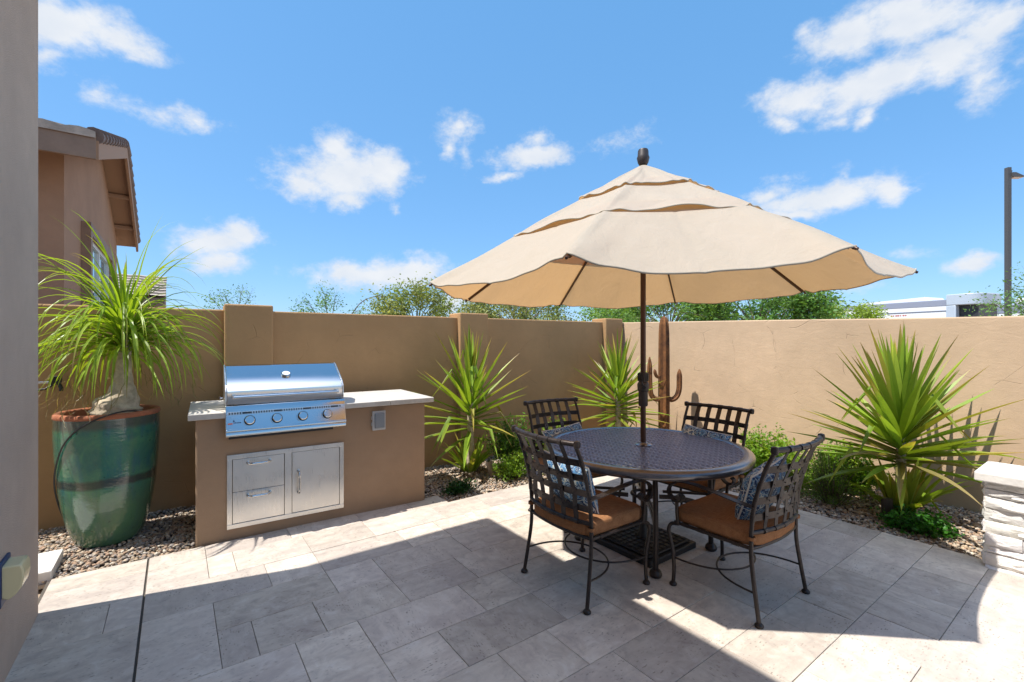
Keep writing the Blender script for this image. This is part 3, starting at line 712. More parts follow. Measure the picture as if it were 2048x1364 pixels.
# ================================================================== YUCCAS
def yucca(loc, label, H_, zc, n, L, seed, limx=None, limy=None, shoots=20, w=.045, cuts=()):
    r0 = random.Random(seed); t = thing('yucca', label, 'yucca', loc, 0, 'yuccas along the walls')
    MB().tube([(0, 0, -.05), (.01, .0, H_ * .4), (0, 0, H_)], [.05, .04, .03], 12).build('stem', M['bark'], t)
    lf = MB()
    def leaf(p, a, el_, L_, droop, wid, dead=0.0):
        d = np.array([math.cos(a) * math.cos(el_), math.sin(a) * math.cos(el_), math.sin(el_)]); pl = [p]; q = p; m = 8
        kink = r0.randint(3, 5) if r0.random() < .15 else -1
        for k in range(m):
            d = nrm(d + np.array([0, 0, -droop * (k / m)]) + (np.array([0, 0, -1.5]) if k == kink else 0)); q = q + d * L_ / m; pl.append(q)
        X_ = loc[0] + pl[-1][0]; Y_ = loc[1] + pl[-1][1]
        if limx and X_ > limx - .01: return
        if limy and Y_ > limy - .01: return
        if any(pp[2] + loc[2] < (0 if p[2] < .05 else .20) for pp in pl): return
        g = r0.uniform(.75, 1.3); h = r0.random()
        c0 = np.array((.22, .34, .035)) * g
        c1 = np.array((.25, .38, .04) if h < .5 else ((.34, .42, .055) if h < .85 else (.46, .35, .07))) * g
        tip = ((.42, .27, .11), r0.uniform(.7, .95)) if r0.random() < .55 else None
        if dead: c0, c1 = np.array((.22, .2, .06)), np.array((.42, .33, .16))
        ribbon(lf, pl, wid * r0.uniform(.75, 1.15), c0, c1, .34, tipc=tip, flat0=.45)
    for i in range(n):
        f = i / n                              # 0 lowest .. 1 newest
        p = np.array([0, 0, zc * (.40 + .65 * f)]); a = i * 2.39996 + r0.uniform(-.3, .3)
        el_ = R(-30 + 116 * f ** 1.1 + r0.uniform(-9, 9)); el_ = min(el_, R(89))
        leaf(p, a, el_, L * r0.uniform(.82, 1.08) * (.9 if f < .15 else 1), r0.uniform(0, .10) * (1.6 if f < .4 else .5), w, dead=(1 if r0.random() < (.25 if f < .12 else .05) and f < .6 else 0))
    for i in range(shoots):
        a = r0.uniform(0, 2 * math.pi); leaf(np.array([.06 * math.cos(a), .06 * math.sin(a), .02]), a, R(r0.uniform(35, 82)), L * r0.uniform(.35, .65), .15, w * 1.05)
    lf.build('foliage', M['yleaf'], t, smooth=0)
yucca((2.72, 4.55, 0), 'yucca with stiff sword leaves right beside the grill island', .95, .90, 98, .80, 3, limy=5.02, shoots=30, w=.058)
yucca((4.85, 4.22, 0), 'yucca in the wall corner behind the table and umbrella pole', .95, .90, 104, .74, 8, limx=5.73, limy=4.9, shoots=10, w=.056)
yucca((5.08, 1.25, 0), 'largest yucca in front of the sunlit end wall, right of the chairs', .82, .76, 145, .86, 21, limx=5.73, shoots=40, w=.070)

# ================================================================== SHRUBS
def shrub(loc, rx, ry, rz, n, ls, cols, label, name='shrub', cat='shrub', seed=1, stems=40, base=.2, low=False, round_=False):
    r0 = random.Random(seed); t = thing(name, label, cat, loc)
    st = MB(); lf = MB(); tips = []
    for i in range(stems):
        a = r0.uniform(0, 2 * math.pi); u = r0.random() ** .5; el_ = r0.uniform(.05, 1) if not low else r0.uniform(.05, .8)
        k = math.sqrt(max(0, 1 - el_ ** 2)) ** .7; e = np.array([rx * u * k * math.cos(a) if el_ < .7 else rx * u * .55 * math.cos(a), ry * u * k * math.sin(a) if el_ < .7 else ry * u * .55 * math.sin(a), rz * el_ * r0.uniform(.8, 1.12)])
        b = np.array([e[0] * base, e[1] * base, -.02]); m = b * .4 + e * .6 + np.array([0, 0, .15 * rz]); m[2] *= .85
        path = cr([b, m, e], 5); st.tube(path, [.004 * (1 - .7 * j / len(path)) for j in range(len(path))], 5, cap=False); tips.append(path)
    per = n // stems
    for path in tips:
        br = r0.uniform(.7, 1.25); cc = np.array(cols[r0.randrange(len(cols))])
        for j in range(per):
            s_ = r0.uniform(.25, 1.0); i = min(len(path) - 2, int(s_ * (len(path) - 1))); p = path[i] + (path[i + 1] - path[i]) * r0.random()
            p = p + np.array([r0.gauss(0, 1), r0.gauss(0, 1), r0.gauss(0, .8)]) * ls * 1.0
            if p[2] < 0: p[2] = r0.uniform(0, .03)
            T = nrm([r0.gauss(0, 1), r0.gauss(0, 1), r0.gauss(.35, .7)]); sd_ = nrm(np.cross(T, [r0.gauss(0, .5), r0.gauss(0, .5), 1])); N = np.cross(sd_, T)
            l = ls * r0.uniform(.7, 1.3); w = l * (.5 if not round_ else .85); c = cc * br * r0.uniform(.75, 1.25)
            lf.add([p, p + T * l * .5 + sd_ * w * .5 + N * l * .1, p + T * l, p + T * l * .5 - sd_ * w * .5 + N * l * .1], [(0, 1, 2), (0, 2, 3)], tuple(c))
    st.build('stems', M['wood'], t); lf.build('foliage', M['sleaf'], t, smooth=0)
YG = [(.24, .40, .035), (.30, .44, .045), (.18, .34, .03)]; DG = [(.035, .10, .02), (.05, .13, .025), (.03, .085, .02)]; MG = [(.12, .26, .035), (.16, .32, .04), (.10, .22, .03)]
shrub((3.02, 4.12, 0), .30, .24, .28, 2200, .030, YG, 'low yellow green shrub beside the near left chair back', seed=2, stems=46)
shrub((3.25, 4.50, 0), .40, .34, .58, 3200, .040, MG, 'taller green shrub between the first yucca and the far left chair', seed=3, stems=60)
shrub((3.85, 4.40, 0), .36, .28, .50, 2000, .038, MG + YG, 'green shrub seen through the far left chair back', seed=4, stems=40)
shrub((5.22, 2.40, 0), .40, .56, .50, 7500, .042, YG, 'bright lime shrub right behind the round table edge by the end wall', seed=5, stems=70)
shrub((5.42, 1.80, 0), .28, .46, .44, 5600, .038, YG + MG, 'bright green shrub against the end wall left of the large yucca', seed=6, stems=50)
shrub((4.95, 1.72, 0), .34, .36, .47, 4200, .018, [(.12, .22, .035), (.15, .26, .04), (.18, .30, .05)], 'feathery dark olive shrub at the paver edge left of the large yucca', seed=7, stems=90)
shrub((4.78, 1.07, 0), .22, .27, .15, 1900, .030, [(.05, .20, .025), (.08, .28, .035), (.05, .16, .025)], 'low mat of round dark green leaves at the foot of the large yucca', name='ground_cover_plant', cat='ground cover plant', seed=8, stems=90, base=.5, low=True, round_=True)
shrub((2.30, 4.04, 0), .17, .13, .12, 1100, .024, [(.025, .09, .022), (.04, .12, .028)], 'small dark green succulent mound on the shaded gravel beside the island', name='succulent', cat='succulent', seed=9, stems=60, base=.6, low=True, round_=True)
# landscape spotlights
def spot(loc, label, m, tilt, h, r):
    t = thing('garden_spotlight', label, 'spotlight', loc, 0, 'garden spotlights in the gravel')
    ax = np.array(tilt); ax = nrm(ax)
    b = MB(); b.tube([(0, 0, -.05), (0, 0, .03)], .008, 8); b.build('stake', M['black'], t)
    c = MB(); p0 = np.array([0, 0, .02]); c.tube([p0, p0 + ax * h * .15, p0 + ax * h], [r * .75, r, r], 20); o = c.build('housing', m, t, smooth=40)
    MB().tube([p0 + ax * h * .985, p0 + ax * (h * 1.004)], r * .86, 20).build('lens', M['black'], o)
spot((2.83, 4.24, 0), 'tan tilted garden spotlight at the foot of the first yucca', M['fixture2'], (-.28, .1, .95), .17, .036)
spot((4.86, 1.28, -.01), 'dark bronze upright garden spotlight beside the dark ground cover', M['fixture'], (.06, .08, 1), .16, .042)

# ================================================================== METAL CACTUS
def cactus():
    t = thing('cactus_sculpture', 'rusty metal saguaro cactus sculpture with curved arms by the end wall', 'sculpture', (5.22, 3.75, 0), -R(36))
    z = [-.03, .3, .8, 1.3, 1.6, 1.72, 1.78, 1.81, 1.825]; r = [.070, .073, .075, .073, .069, .062, .05, .034, .012]
    MB().tube([(0, 0, a) for a in z], r, 12, star=.38).build('trunk', M['rust'], t, smooth=0)
    def arm(pts, r_):
        P_ = cr(pts, 6); n = len(P_); rr = [r_ * (1 if i < n - 4 else (.95, .8, .55, .2)[i - (n - 4)]) for i in range(n)]
        MB().tube(P_, rr, 14, star=.25).build('arm', M['rust'], t, smooth=0)
    arm([(.05, 0, .74), (.11, 0, .725), (.17, 0, .77), (.20, 0, .86), (.205, 0, .98), (.205, 0, 1.13)], .036)
    arm([(-.05, 0, .74), (-.11, 0, .735), (-.165, 0, .78), (-.185, 0, .88), (-.19, 0, 1.05), (-.19, 0, 1.29)], .034)
    arm([(-.06, -.02, 1.03), (-.10, -.03, 1.03), (-.125, -.035, 1.07), (-.135, -.035, 1.13)], .022)
    MB().box(-.16, .16, -.12, .12, -.03, -.012).build('base_plate', M['rust'], t)
cactus()

# ================================================================== SEAT WALL
def seat_wall():
    t = thing('stone_seat_wall', 'low white stacked stone seat wall with pale cap at the right edge', 'seat wall', (4.36, .63, 0))
    core = MB().box(.02, .33, -3.4, -.02, -.06, .57); core.build('core', M['cap'], t, smooth=0)
    st = MB(); r0 = random.Random(5); z = -.05
    def stone(o, u, n, L_, zb, zt, depth):
        """rough faced slab: o origin corner, u along the face, n outward"""
        nu, nz = max(4, int(L_ / .035)), 4; vs = []; fs = []
        tone = r0.uniform(.85, 1.06); col = (tone, tone * r0.uniform(.97, 1), tone * r0.uniform(.93, 1))
        for j in range(nz + 1):
            for i in range(nu + 1):
                e = (i in (0, nu)) + (j in (0, nz)); d = depth + (r0.uniform(-.008, .010) if not e else -.010 + r0.uniform(-.004, .003))
                vs.append(np.array(o) + np.array(u) * (L_ * i / nu) + np.array(n) * d + np.array([0, 0, zb + (zt - zb) * j / nz + (r0.uniform(-.003, .003) if 0 < j < nz else 0)]))
        for j in range(nz):
            for i in range(nu): a = j * (nu + 1) + i; fs.append((a, a + 1, a + nu + 2, a + nu + 1))
        k = len(vs); ring = [j for j in range(nu + 1)] + [(j + 1) * (nu + 1) + nu for j in range(nz)] + [nz * (nu + 1) + nu - 1 - j for j in range(nu)] + [(nz - 1 - j) * (nu + 1) for j in range(nz - 1)]
        for q in ring: vs.append(vs[q] - np.array(n) * (depth + .02))
        m = len(ring)
        for q in range(m): fs.append((ring[q], ring[(q + 1) % m], k + (q + 1) % m, k + q))
        st.add(vs, fs, col)
    while z < .57:
        h = min(r0.uniform(.035, .085), .572 - z)
        if h < .02: break
        for o0, u, n, Lt in (((0.0, 0, 0), (0, -1, 0), (-1, 0, 0), 3.4), ((0, 0, 0), (1, 0, 0), (0, 1, 0), .35)):
            s_ = 0
            while s_ < Lt - .01:
                L_ = min(r0.uniform(.16, .42), Lt - s_)
                if Lt - s_ - L_ < .06: L_ = Lt - s_
                stone(np.array(o0) + np.array(u) * (s_ + .002), u, n, L_ - .003, z + .0015, z + h - .0015, r0.uniform(.002, .022)); s_ += L_
        z += h
    st.build('stone_veneer', M['stone'], t, smooth=35)
    c = MB(); y = .045
    for L_ in (.62, .55, .6, .6, .6, .5): c.box(-.055, .40, y - L_ + .004, y, .5725, .633); y -= L_
    c.build('cap', M['cap'], t, bevel=.008, smooth=0)
seat_wall()

# ================================================================== TABLE
TX, TY = 2.79, 2.18
def table():
    t = thing('dining_table', 'round dark bronze cast metal table with pierced lattice top', 'table', (TX, TY, 0))
    Rr = .735; zt = .735; ri = .665
    lat = MB(); th = .007
    def bar(x0, x1, y0, y1): lat.box(x0, x1, y0, y1, zt - th, zt)
    pitch = .066; n = int(ri / pitch)
    for i in range(-n, n + 1):
        x = i * pitch; L_ = math.sqrt(max(0, ri ** 2 - x ** 2)); bar(x - .0050, x + .0050, -L_ - .02, L_ + .02)
    seg = 12
    for i in range(-n - 1, n + 1):                       # chains of links between the bars
        xc = (i + .5) * pitch
        if abs(xc) > ri - .01: continue
        L_ = math.sqrt(ri ** 2 - xc ** 2); k = int(L_ / .036)
        for j in range(-k, k + 1):
            yc = j * .036; vs = []
            for (rx, ry) in ((.0200, .0225), (.0118, .0138)):
                for zz_ in (zt - .001, zt - .006):
                    for s_ in range(seg): a = 2 * math.pi * s_ / seg; vs.append((xc + rx * math.cos(a), yc + ry * math.sin(a), zz_))
            fs = []
            for s_ in range(seg):
                q = (s_ + 1) % seg; fs += [(s_, q, 2 * seg + q, 2 * seg + s_), (s_, seg + s_, seg + q, q), (2 * seg + s_, 2 * seg + q, 3 * seg + q, 3 * seg + s_)]
            lat.add(vs, fs)
    crs = MB(); m = int(ri / .0225)
    for j in range(-m, m + 1):                           # fine cross bars, broken at the links
        y = j * .0225; L_ = math.sqrt(max(0, ri ** 2 - y ** 2))
        for i in range(-n - 1, n + 1):
            xa, xb = i * pitch, (i + 1) * pitch
            if max(abs(xa), abs(xb)) > L_ + .01: continue
            crs.box(xa + .005, xa + .0145, y - .002, y + .002, zt - .0065, zt - .003); crs.box(xb - .0145, xb - .005, y - .002, y + .002, zt - .0065, zt - .003)
    crs.build('cross_bars', M['table'], t, smooth=0)
    lat.build('lattice_top', M['lattice'], t, smooth=30)
    prof = [(ri - .01, zt - .004), (ri + .005, zt + .003), (Rr - .025, zt + .002), (Rr - .006, zt - .008), (Rr, zt - .026), (Rr - .008, zt - .046), (Rr - .03, zt - .056), (Rr - .05, zt - .05), (ri - .012, zt - .02), (ri - .01, zt - .004)]
    MB().lathe(prof, 96, capb=False, capt=False).build('rim', M['table'], t, smooth=50)
    MB().lathe([(.022, zt - .012), (.06, zt - .012), (.062, zt + .004), (.045, zt + .008), (.034, zt + .012), (.030, zt + .022), (.0215, zt + .022)], 32, capb=False, capt=False).build('umbrella_collar', M['table'], t, smooth=50)
    ap = MB()
    for a in range(4): ang = R(45 + 90 * a); ap.band([(.06 * math.cos(ang), .06 * math.sin(ang), zt - .02), (.70 * math.cos(ang), .70 * math.sin(ang), zt - .02)], (0, 0, 1), .022, .012)
    ap.build('under_frame', M['tabdark'], t)
    for sx in (-1, 1):
        for sy in (-1, 1):
            l = MB(); P_ = [(sx * .315, sy * .335, zt - .03), (sx * .315, sy * .34, .35), (sx * .318, sy * .342, .03)]
            l.tube(cr(P_, 5), .0175, 14); lg = l.build('leg', M['iron'], t, smooth=60)
            MB().lathe([(.022, .05), (.028, .044), (.036, .034), (.040, .022), (.040, .012), (.034, .002), (.030, 0)][::-1], 20, (sx * .318, sy * .342)).build('foot', M['iron'], lg, smooth=60)
            br = MB(); br.band(cr([(sx * .312, sy * .333, .27), (sx * .25, sy * .27, .335), (sx * .15, sy * .165, .36), (sx * .075, sy * .08, .36)], 6), (0, 0, 1), .03, .010)
            br.tube([(sx * .295, sy * .315, .40), (sx * .09, sy * .10, .40)], .011, 8)
            br.build('brace', M['iron'], t)
    ring = MB(); P_ = [(.085 * math.cos(a), .085 * math.sin(a), .375) for a in np.linspace(0, 2 * math.pi, 29)]; ring.tube(P_, .012, 8, cap=False); ring.build('brace_ring', M['iron'], t)
table()

# ================================================================== UMBRELLA
def umbrella():
    t = thing('patio_umbrella', 'large beige tiered octagonal patio umbrella standing through the table', 'umbrella', (2.79, 2.184, 0))
    Rm = 1.56; PH = 2.812; zr = 1.885; za = 2.80
    zrib = lambda r: za - (za - zr) * (r / Rm)
    def tip(a, r, dz=0): x, y = r * math.cos(a), r * math.sin(a); return np.array([x, y, zrib(r) + .0129 * x - .0085 * y + dz])
    def tier(name, r0_, r1_, lift, sag, wav, seed, droop=0.0, parent=t):
        rr = random.Random(seed); mb = MB(); nu, nv = 44, 14; grid = []
        for k in range(8):
            a0, a1 = PH + math.pi / 4 * k, PH + math.pi / 4 * (k + 1); dm = (.55, 1, .8, .35, .40, .45, .35, .3)[k]; ph = rr.uniform(0, 6); w1, w2 = rr.uniform(.1, 1.5), rr.uniform(-1, 1); fq = rr.choice([1, 1, 2]); dp = rr.uniform(.85, 1.15)
            for i in range(nu):
                u = i / nu
                for j in range(nv + 1):
                    v = j / nv; r = r0_ + (r1_ - r0_) * v; p = tip(a0, r) * (1 - u) + tip(a1, r) * u
                    b = 4 * u * (1 - u); e = v ** 1.6
                    z = lift * (.35 + .65 * v) + b * (-sag * (v * (1 - v) * 2 + .3 * v)) - droop * dm * b ** .8 * e
                    z += wav * e * b ** .5 * (w1 * .7 * abs(math.sin(math.pi * u * fq + .3 * w2)) + .35 * math.sin(9 * u + ph) * w2)
                    # soft creases running in from the ribs
                    z += .0085 * math.sin(34 * u + 7 * v + ph) * (1 - b) * v + .007 * math.sin(11 * u - 5 * v + 2 * ph) * v * b ** .5 + (-.004 * math.exp(-((u - .5) / .02) ** 2) if droop else 0)
                    pull = 1 - .020 * b * e * (1 if droop else .3)
                    grid.append((p[0] * pull, p[1] * pull, p[2] + z))
        n = 8 * nu; vs = grid; fs = []
        for i in range(n):
            q = (i + 1) % n
            for j in range(nv): fs.append((i * (nv + 1) + j, i * (nv + 1) + j + 1, q * (nv + 1) + j + 1, q * (nv + 1) + j))
        mb.add(vs, fs); o = mb.build(name, M['canvas'], parent, smooth=180)
        hm = MB(); P_ = [np.array(vs[i * (nv + 1) + nv]) for i in range(n)]; P_.append(P_[0]); hm.band(P_, (0, 0, 1), (.011 if droop else .008), .002); hm.build('hem', M['hem'], o, smooth=180)
        return o
    tier('lower_canopy', .84, Rm, .010, .035, 0.0, 4, droop=.085)
    tier('middle_canopy', .36, 1.0, .012, .045, .044, 10)
    tier('top_canopy', .03, .515, .018, .020, .036, 15)
    for k in range(8):
        a = PH + math.pi / 4 * k
        rb = MB().band([tip(a, .06, -.02), tip(a, .8, -.016), tip(a, Rm - .03, -.012)], (0, 0, 1), .020, .012).build('rib', M['bronze'], t)
        MB().band([np.array([.04 * math.cos(a), .04 * math.sin(a), 2.16]), tip(a, .74, -.028)], (0, 0, 1), .016, .010).build('strut', M['bronze'], rb)
        q = tip(a, Rm - .012, -.006); q2 = tip(a, Rm + .006, -.006); MB().tube([q, q2], [.009, .007], 10).build('tip_pocket', M['bronze'], rb)
    MB().tube([(0, 0, .09), (0, 0, 2.79)], .0195, 20).build('pole', M['bronze'], t, smooth=60)
    MB().lathe([(.024, 2.13), (.042, 2.14), (.045, 2.175), (.03, 2.20)], 20).build('runner_hub', M['bronze'], t)
    cc = MB().lathe([(.030, 1.02), (.034, 1.03), (.034, 1.13), (.040, 1.135), (.043, 1.18), (.036, 1.195), (.029, 1.20), (.034, 1.202), (.036, 1.265), (.030, 1.268)], 24).build('crank_housing', M['fixture'], t, smooth=40)
    kn = MB()
    kn.tube([(-.03, -.03, 1.165), (-.055, -.05, 1.165)], .014, 12); kn.tube([(-.05, -.045, 1.165), (-.06, -.03, 1.21)], .006, 8); kn.build('crank', M['black'], cc)
    gr = MB()
    for k in range(14):
        a = 2 * math.pi * k / 14; gr.box(.036 * math.cos(a) - .003, .036 * math.cos(a) + .003, .036 * math.sin(a) - .003, .036 * math.sin(a) + .003, 1.206, 1.262)
    gr.build('grip_ridges', M['black'], cc)
    MB().lathe([(.030, 2.80), (.038, 2.815), (.046, 2.85), (.040, 2.865), (.038, 2.90), (.033, 2.912), (.01, 2.914)], 24).build('finial', M['fixture'], t, smooth=45)
    b = MB(); b.box(-.265, .265, -.265, .265, 0, .045); b.box(-.235, .235, -.235, .235, .0455, .062); bs = b.build('base', M['basecast'], t, bevel=.008)
    br = MB()
    for i in range(-4, 5):
        for j in range(-4, 5):
            if abs(i) + abs(j) > 0: br.box(i * .05 - .017, i * .05 + .017, j * .05 - .017, j * .05 + .017, .0622, .070)
    br.build('base_studs', M['basecast'], bs, bevel=.004)
    MB().lathe([(.05, .062), (.045, .08), (.028, .10), (.026, .28), (.022, .285)], 20).build('base_sleeve', M['basecast'], t)
umbrella()

# ================================================================== CHAIRS
def make_chair():
    t = thing('patio_chair', 'x', 'chair', (0, 0, 0), 0, 'lattice back armchairs around the round table')
    hw = .268
    # back posts: floor to top rail
    for s_ in (-1, 1):
        lg = MB().tube(cr([(s_ * .282, -.285, .012), (s_ * .275, -.262, .15), (s_ * .268, -.240, .30), (s_ * .268, -.236, .41), (s_ * .268, -.238, .50)], 5), .0115, 10).build('leg', M['iron'], t, smooth=60)
        MB().lathe([(.020, 0), (.023, .004), (.023, .012), (.017, .019), (.012, .024)], 16, (s_ * .282, -.285)).build('foot', M['iron'], lg, smooth=50)
        lg = MB().tube(cr([(s_ * .278, .235, .012), (s_ * .274, .232, .10), (s_ * .272, .240, .20), (s_ * .274, .262, .29), (s_ * .276, .268, .335), (s_ * .275, .248, .372), (s_ * .272, .20, .385)], 6), .0115, 10).build('leg', M['iron'], t, smooth=60)
        MB().lathe([(.020, 0), (.023, .004), (.023, .012), (.017, .019), (.012, .024)], 16, (s_ * .278, .235)).build('foot', M['iron'], lg, smooth=50)
    def yb(z): return np.interp(z, [.50, .62, .75, .86, .94], [-.238, -.250, -.285, -.325, -.365])
    bow = lambda x: -.05 * (1 - (x / hw) ** 2)
    bf = MB()
    for s_ in (-1, 1): bf.tube(cr([(s_ * .268, yb(z), z) for z in (.49, .58, .68, .78, .86, .935)], 4), .0115, 10)
    for z, r_ in ((.94, .0155), (.475, .012)):
        P_ = [(x, yb(z) + bow(x), z) for x in np.linspace(-hw - (.018 if z > .9 else 0), hw + (.018 if z > .9 else 0), 15)]; bf.tube(P_, r_, 12)
    for s_ in (-1, 1): bf.lathe([(.006, .918), (.017, .922), (.020, .94), (.017, .958), (.006, .962)], 12, (s_ * (hw + .018), yb(.94)))
    bf.build('back_frame', M['iron'], t, smooth=60)
    la = MB(); vx = np.linspace(-.178, .178, 5); hz = [.553, .637, .721, .805, .872][:4] + []
    hz = [.555, .645, .735, .825]
    for i, x in enumerate(vx):
        P_ = []
        for z in np.linspace(.475, .94, 19):
            near = min(range(4), key=lambda k: abs(hz[k] - z)); wv = .0035 * (1 if (near + i) % 2 else -1) * math.exp(-((z - hz[near]) / .025) ** 2)
            P_.append((x, yb(z) + bow(x) + wv, z))
        la.band(P_, (1, 0, 0), .037, .0035)
        for z, r_ in ((.94, .0175), (.475, .014)):       # the strap wraps the rail
            c = np.array((x, yb(z) + bow(x), z)); la.tube([c - np.array((.0185, 0, 0)), c + np.array((.0185, 0, 0))], r_, 12)
    for k, z in enumerate(hz):
        P_ = []
        for x in np.linspace(-hw, hw, 25):
            near = min(range(5), key=lambda q: abs(vx[q] - x)); wv = .0035 * (-1 if (near + k) % 2 else 1) * math.exp(-((x - vx[near]) / .022) ** 2)
            P_.append((x, yb(z) + bow(x) + wv, z))
        la.band(P_, (0, 0, 1), .037, .0035)
        for s_ in (-1, 1): la.tube([(s_ * hw, yb(z - .018), z - .018), (s_ * hw, yb(z + .018), z + .018)], .0135, 10)
        for x in vx:
            c = np.array((x, yb(z) + bow(x), z)); la.tube([c + np.array((0, -.009, 0)), c + np.array((0, .009, 0))], .0035, 6)
    la.build('back_lattice', M['iron'], t, smooth=40)
    sf = MB(); fr = cr([(-.262, -.232, .388), (-.266, 0, .388), (-.270, .215, .388)], 4)
    for s_ in (-1, 1): sf.tube([(s_ * .264, -.232, .388), (s_ * .270, .225, .388)], .0105, 10)
    sf.tube([(x, -.232 + bow(x) * .6, .388) for x in np.linspace(-.264, .264, 11)], .0105, 10); sf.tube([(-.270, .225, .388), (.270, .225, .388)], .0105, 10)
    for x in np.linspace(-.19, .19, 5): sf.band([(x, -.24, .394), (x, 0, .386), (x, .228, .394)], (1, 0, 0), .038, .003)
    for y in np.linspace(-.15, .16, 4):
        sf.band([(-.268, y, .394), (0, y, .390), (.268, y, .394)], (0, 1, 0), .038, .003)
        for s_ in (-1, 1): sf.tube([(s_ * .267, y - .019, .388), (s_ * .267, y + .019, .388)], .0125, 10)
    sf.build('seat_frame', M['iron'], t, smooth=50)
    for s_ in (-1, 1):
        ar = MB(); P_ = cr([(s_ * .270, -.255, .615), (s_ * .283, -.16, .628), (s_ * .297, -.02, .652), (s_ * .302, .10, .662), (s_ * .302, .19, .648), (s_ * .300, .245, .605), (s_ * .297, .243, .555), (s_ * .294, .205, .528), (s_ * .292, .168, .537), (s_ * .292, .158, .562), (s_ * .292, .175, .574)], 6)
        w = [.040] * 100
        ar.band(P_, (1, 0, 0), .042, .005)
        for dx in (-.010, 0, .010): ar.band(P_[26:], (1, 0, 0), .006, .010)if False else None
        for dx in (-.0125, 0, .0125): ar.tube([np.array(p) + np.array((dx, 0, 0)) for p in P_[24:]], .0062, 6)
        ar.tube(cr([(s_ * .292, .20, .528), (s_ * .284, .205, .46), (s_ * .274, .205, .39)], 5), .0105, 10)
        ar.build('armrest', M['iron'], t, smooth=50)
    ss = MB()
    for sgn in (-1, 1):          # two opposed bows that overlap between the legs
        y0 = .238 * sgn if sgn > 0 else -.262; P_ = []
        for a in np.linspace(0, math.pi, 25): P_.append((.272 * math.cos(a), y0 - sgn * .335 * math.sin(a) ** .85, .165 + .004 * sgn))
        ss.tube(P_, .0058, 8)
    ss.build('stretcher', M['iron'], t, smooth=60)
    return t
def make_cushion():
    b = MB(); nx, ny = 18, 18; W2, D2, H2 = .262, .245, .038; vs = []; fs = []
    def se(u): return math.copysign(abs(u), u)
    t = thing('seat_cushion', 'x', 'cushion', (0, 0, 0), 0, 'rust seat cushions')
    n = 44; rings = [(-.036, .90), (-.040, .97), (-.030, 1.0), (-.012, 1.008), (.012, 1.008), (.030, 1.0), (.040, .97), (.045, .90), (.049, .6), (.051, .25)]
    for z, k in [(-.036, .5)] + rings:
        for i in range(n):
            a = 2 * math.pi * i / n; c, s_ = math.cos(a), math.sin(a); p = .22
            x = W2 * k * math.copysign(abs(c) ** p, c); y = D2 * k * math.copysign(abs(s_) ** p, s_)
            if y < 0: y -= .030 * (1 - (x / W2) ** 2) * k
            vs.append((x, y, z))
    m = len(rings) + 1
    for j in range(m - 1):
        for i in range(n): fs.append((j * n + i, j * n + (i + 1) % n, (j + 1) * n + (i + 1) % n, (j + 1) * n + i))
    fs += [tuple(range(n))[::-1], tuple((m - 1) * n + i for i in range(n))]
    MB().add(vs, fs).build('pad', M['cushion'], t, smooth=70)
    for s_ in (-1, 1):
        P_ = [(s_ * .268 + .018 * math.cos(a), -.239 + .018 * math.sin(a), .012) for a in np.linspace(0, 2 * math.pi, 17)]
        tie = MB(); tie.band(P_, (0, 0, 1), .018, .003); tie.band([(s_ * .25, -.232, .012), (s_ * .225, -.20, .015)], (0, 0, 1), .018, .004); tie.build('tie', M['cushion'], t)
    return t
def make_pillow():
    t = thing('throw_pillow', 'x', 'pillow', (0, 0, 0), 0, 'blue medallion throw pillows')
    n = 20; S2 = .205; vs = []; fs = []
    for sd_ in (1, -1):
        for j in range(n + 1):
            for i in range(n + 1):
                u, v = 2 * i / n - 1, 2 * j / n - 1
                pin = 1 - .10 * ((1 - abs(u)) * abs(v) ** 2 + (1 - abs(v)) * abs(u) ** 2) * 1.0
                h = .068 * ((1 - u ** 4) * (1 - v ** 4)) ** .5 * (1 - .12 * u * u)
                vs.append((u * S2 * (1 - .06 * (1 - v * v) * abs(u) ** 3 * 0 - .07 * (1 - abs(v) ** 1.5) * abs(u) ** 4), sd_ * h, v * S2 * .80 * (1 - .07 * (1 - abs(u) ** 1.5) * abs(v) ** 4)))
    N = (n + 1) ** 2
    for q, o in ((0, 0), (1, N)):
        for j in range(n):
            for i in range(n):
                a = o + j * (n + 1) + i; f = (a, a + 1, a + n + 2, a + n + 1); fs.append(f if q else f[::-1])
    MB().add(vs, fs).build('pad', M['pillow'], t, smooth=180)
    ed = [vs[i] for i in range(n + 1)] + [vs[j * (n + 1) + n] for j in range(1, n + 1)] + [vs[n * (n + 1) + n - i] for i in range(1, n + 1)] + [vs[(n - j) * (n + 1)] for j in range(1, n + 1)]
    MB().tube(ed, .0052, 6).build('piping', M['piping'], t, smooth=60)
    return t
CH = [((2.118, 2.095), -90, 'near left lattice back chair seen from behind, in front of the island', 'rust seat cushion on the near left chair, partly in sun', 'blue medallion pillow behind the lattice of the near left chair', 4),
      ((2.755, 1.478), 0, 'near right lattice back chair with its back to the right edge', 'rust seat cushion on the near right chair, all in shade', 'blue medallion pillow with white piping leaning on the near right chair', -9),
      ((2.785, 2.885), 174, 'far left chair whose back rises in front of the green shrub', 'rust seat cushion on the far left chair under the table edge', 'blue medallion pillow just above the left edge of the table', 6),
      ((3.335, 2.125), 91, 'far right chair whose back stands against the sunlit end wall', 'rust seat cushion on the far right chair behind the table leg', 'blue medallion pillow barely showing over the right side of the tabletop', -5)]
pc, pcu, ppi = make_chair(), make_cushion(), make_pillow()
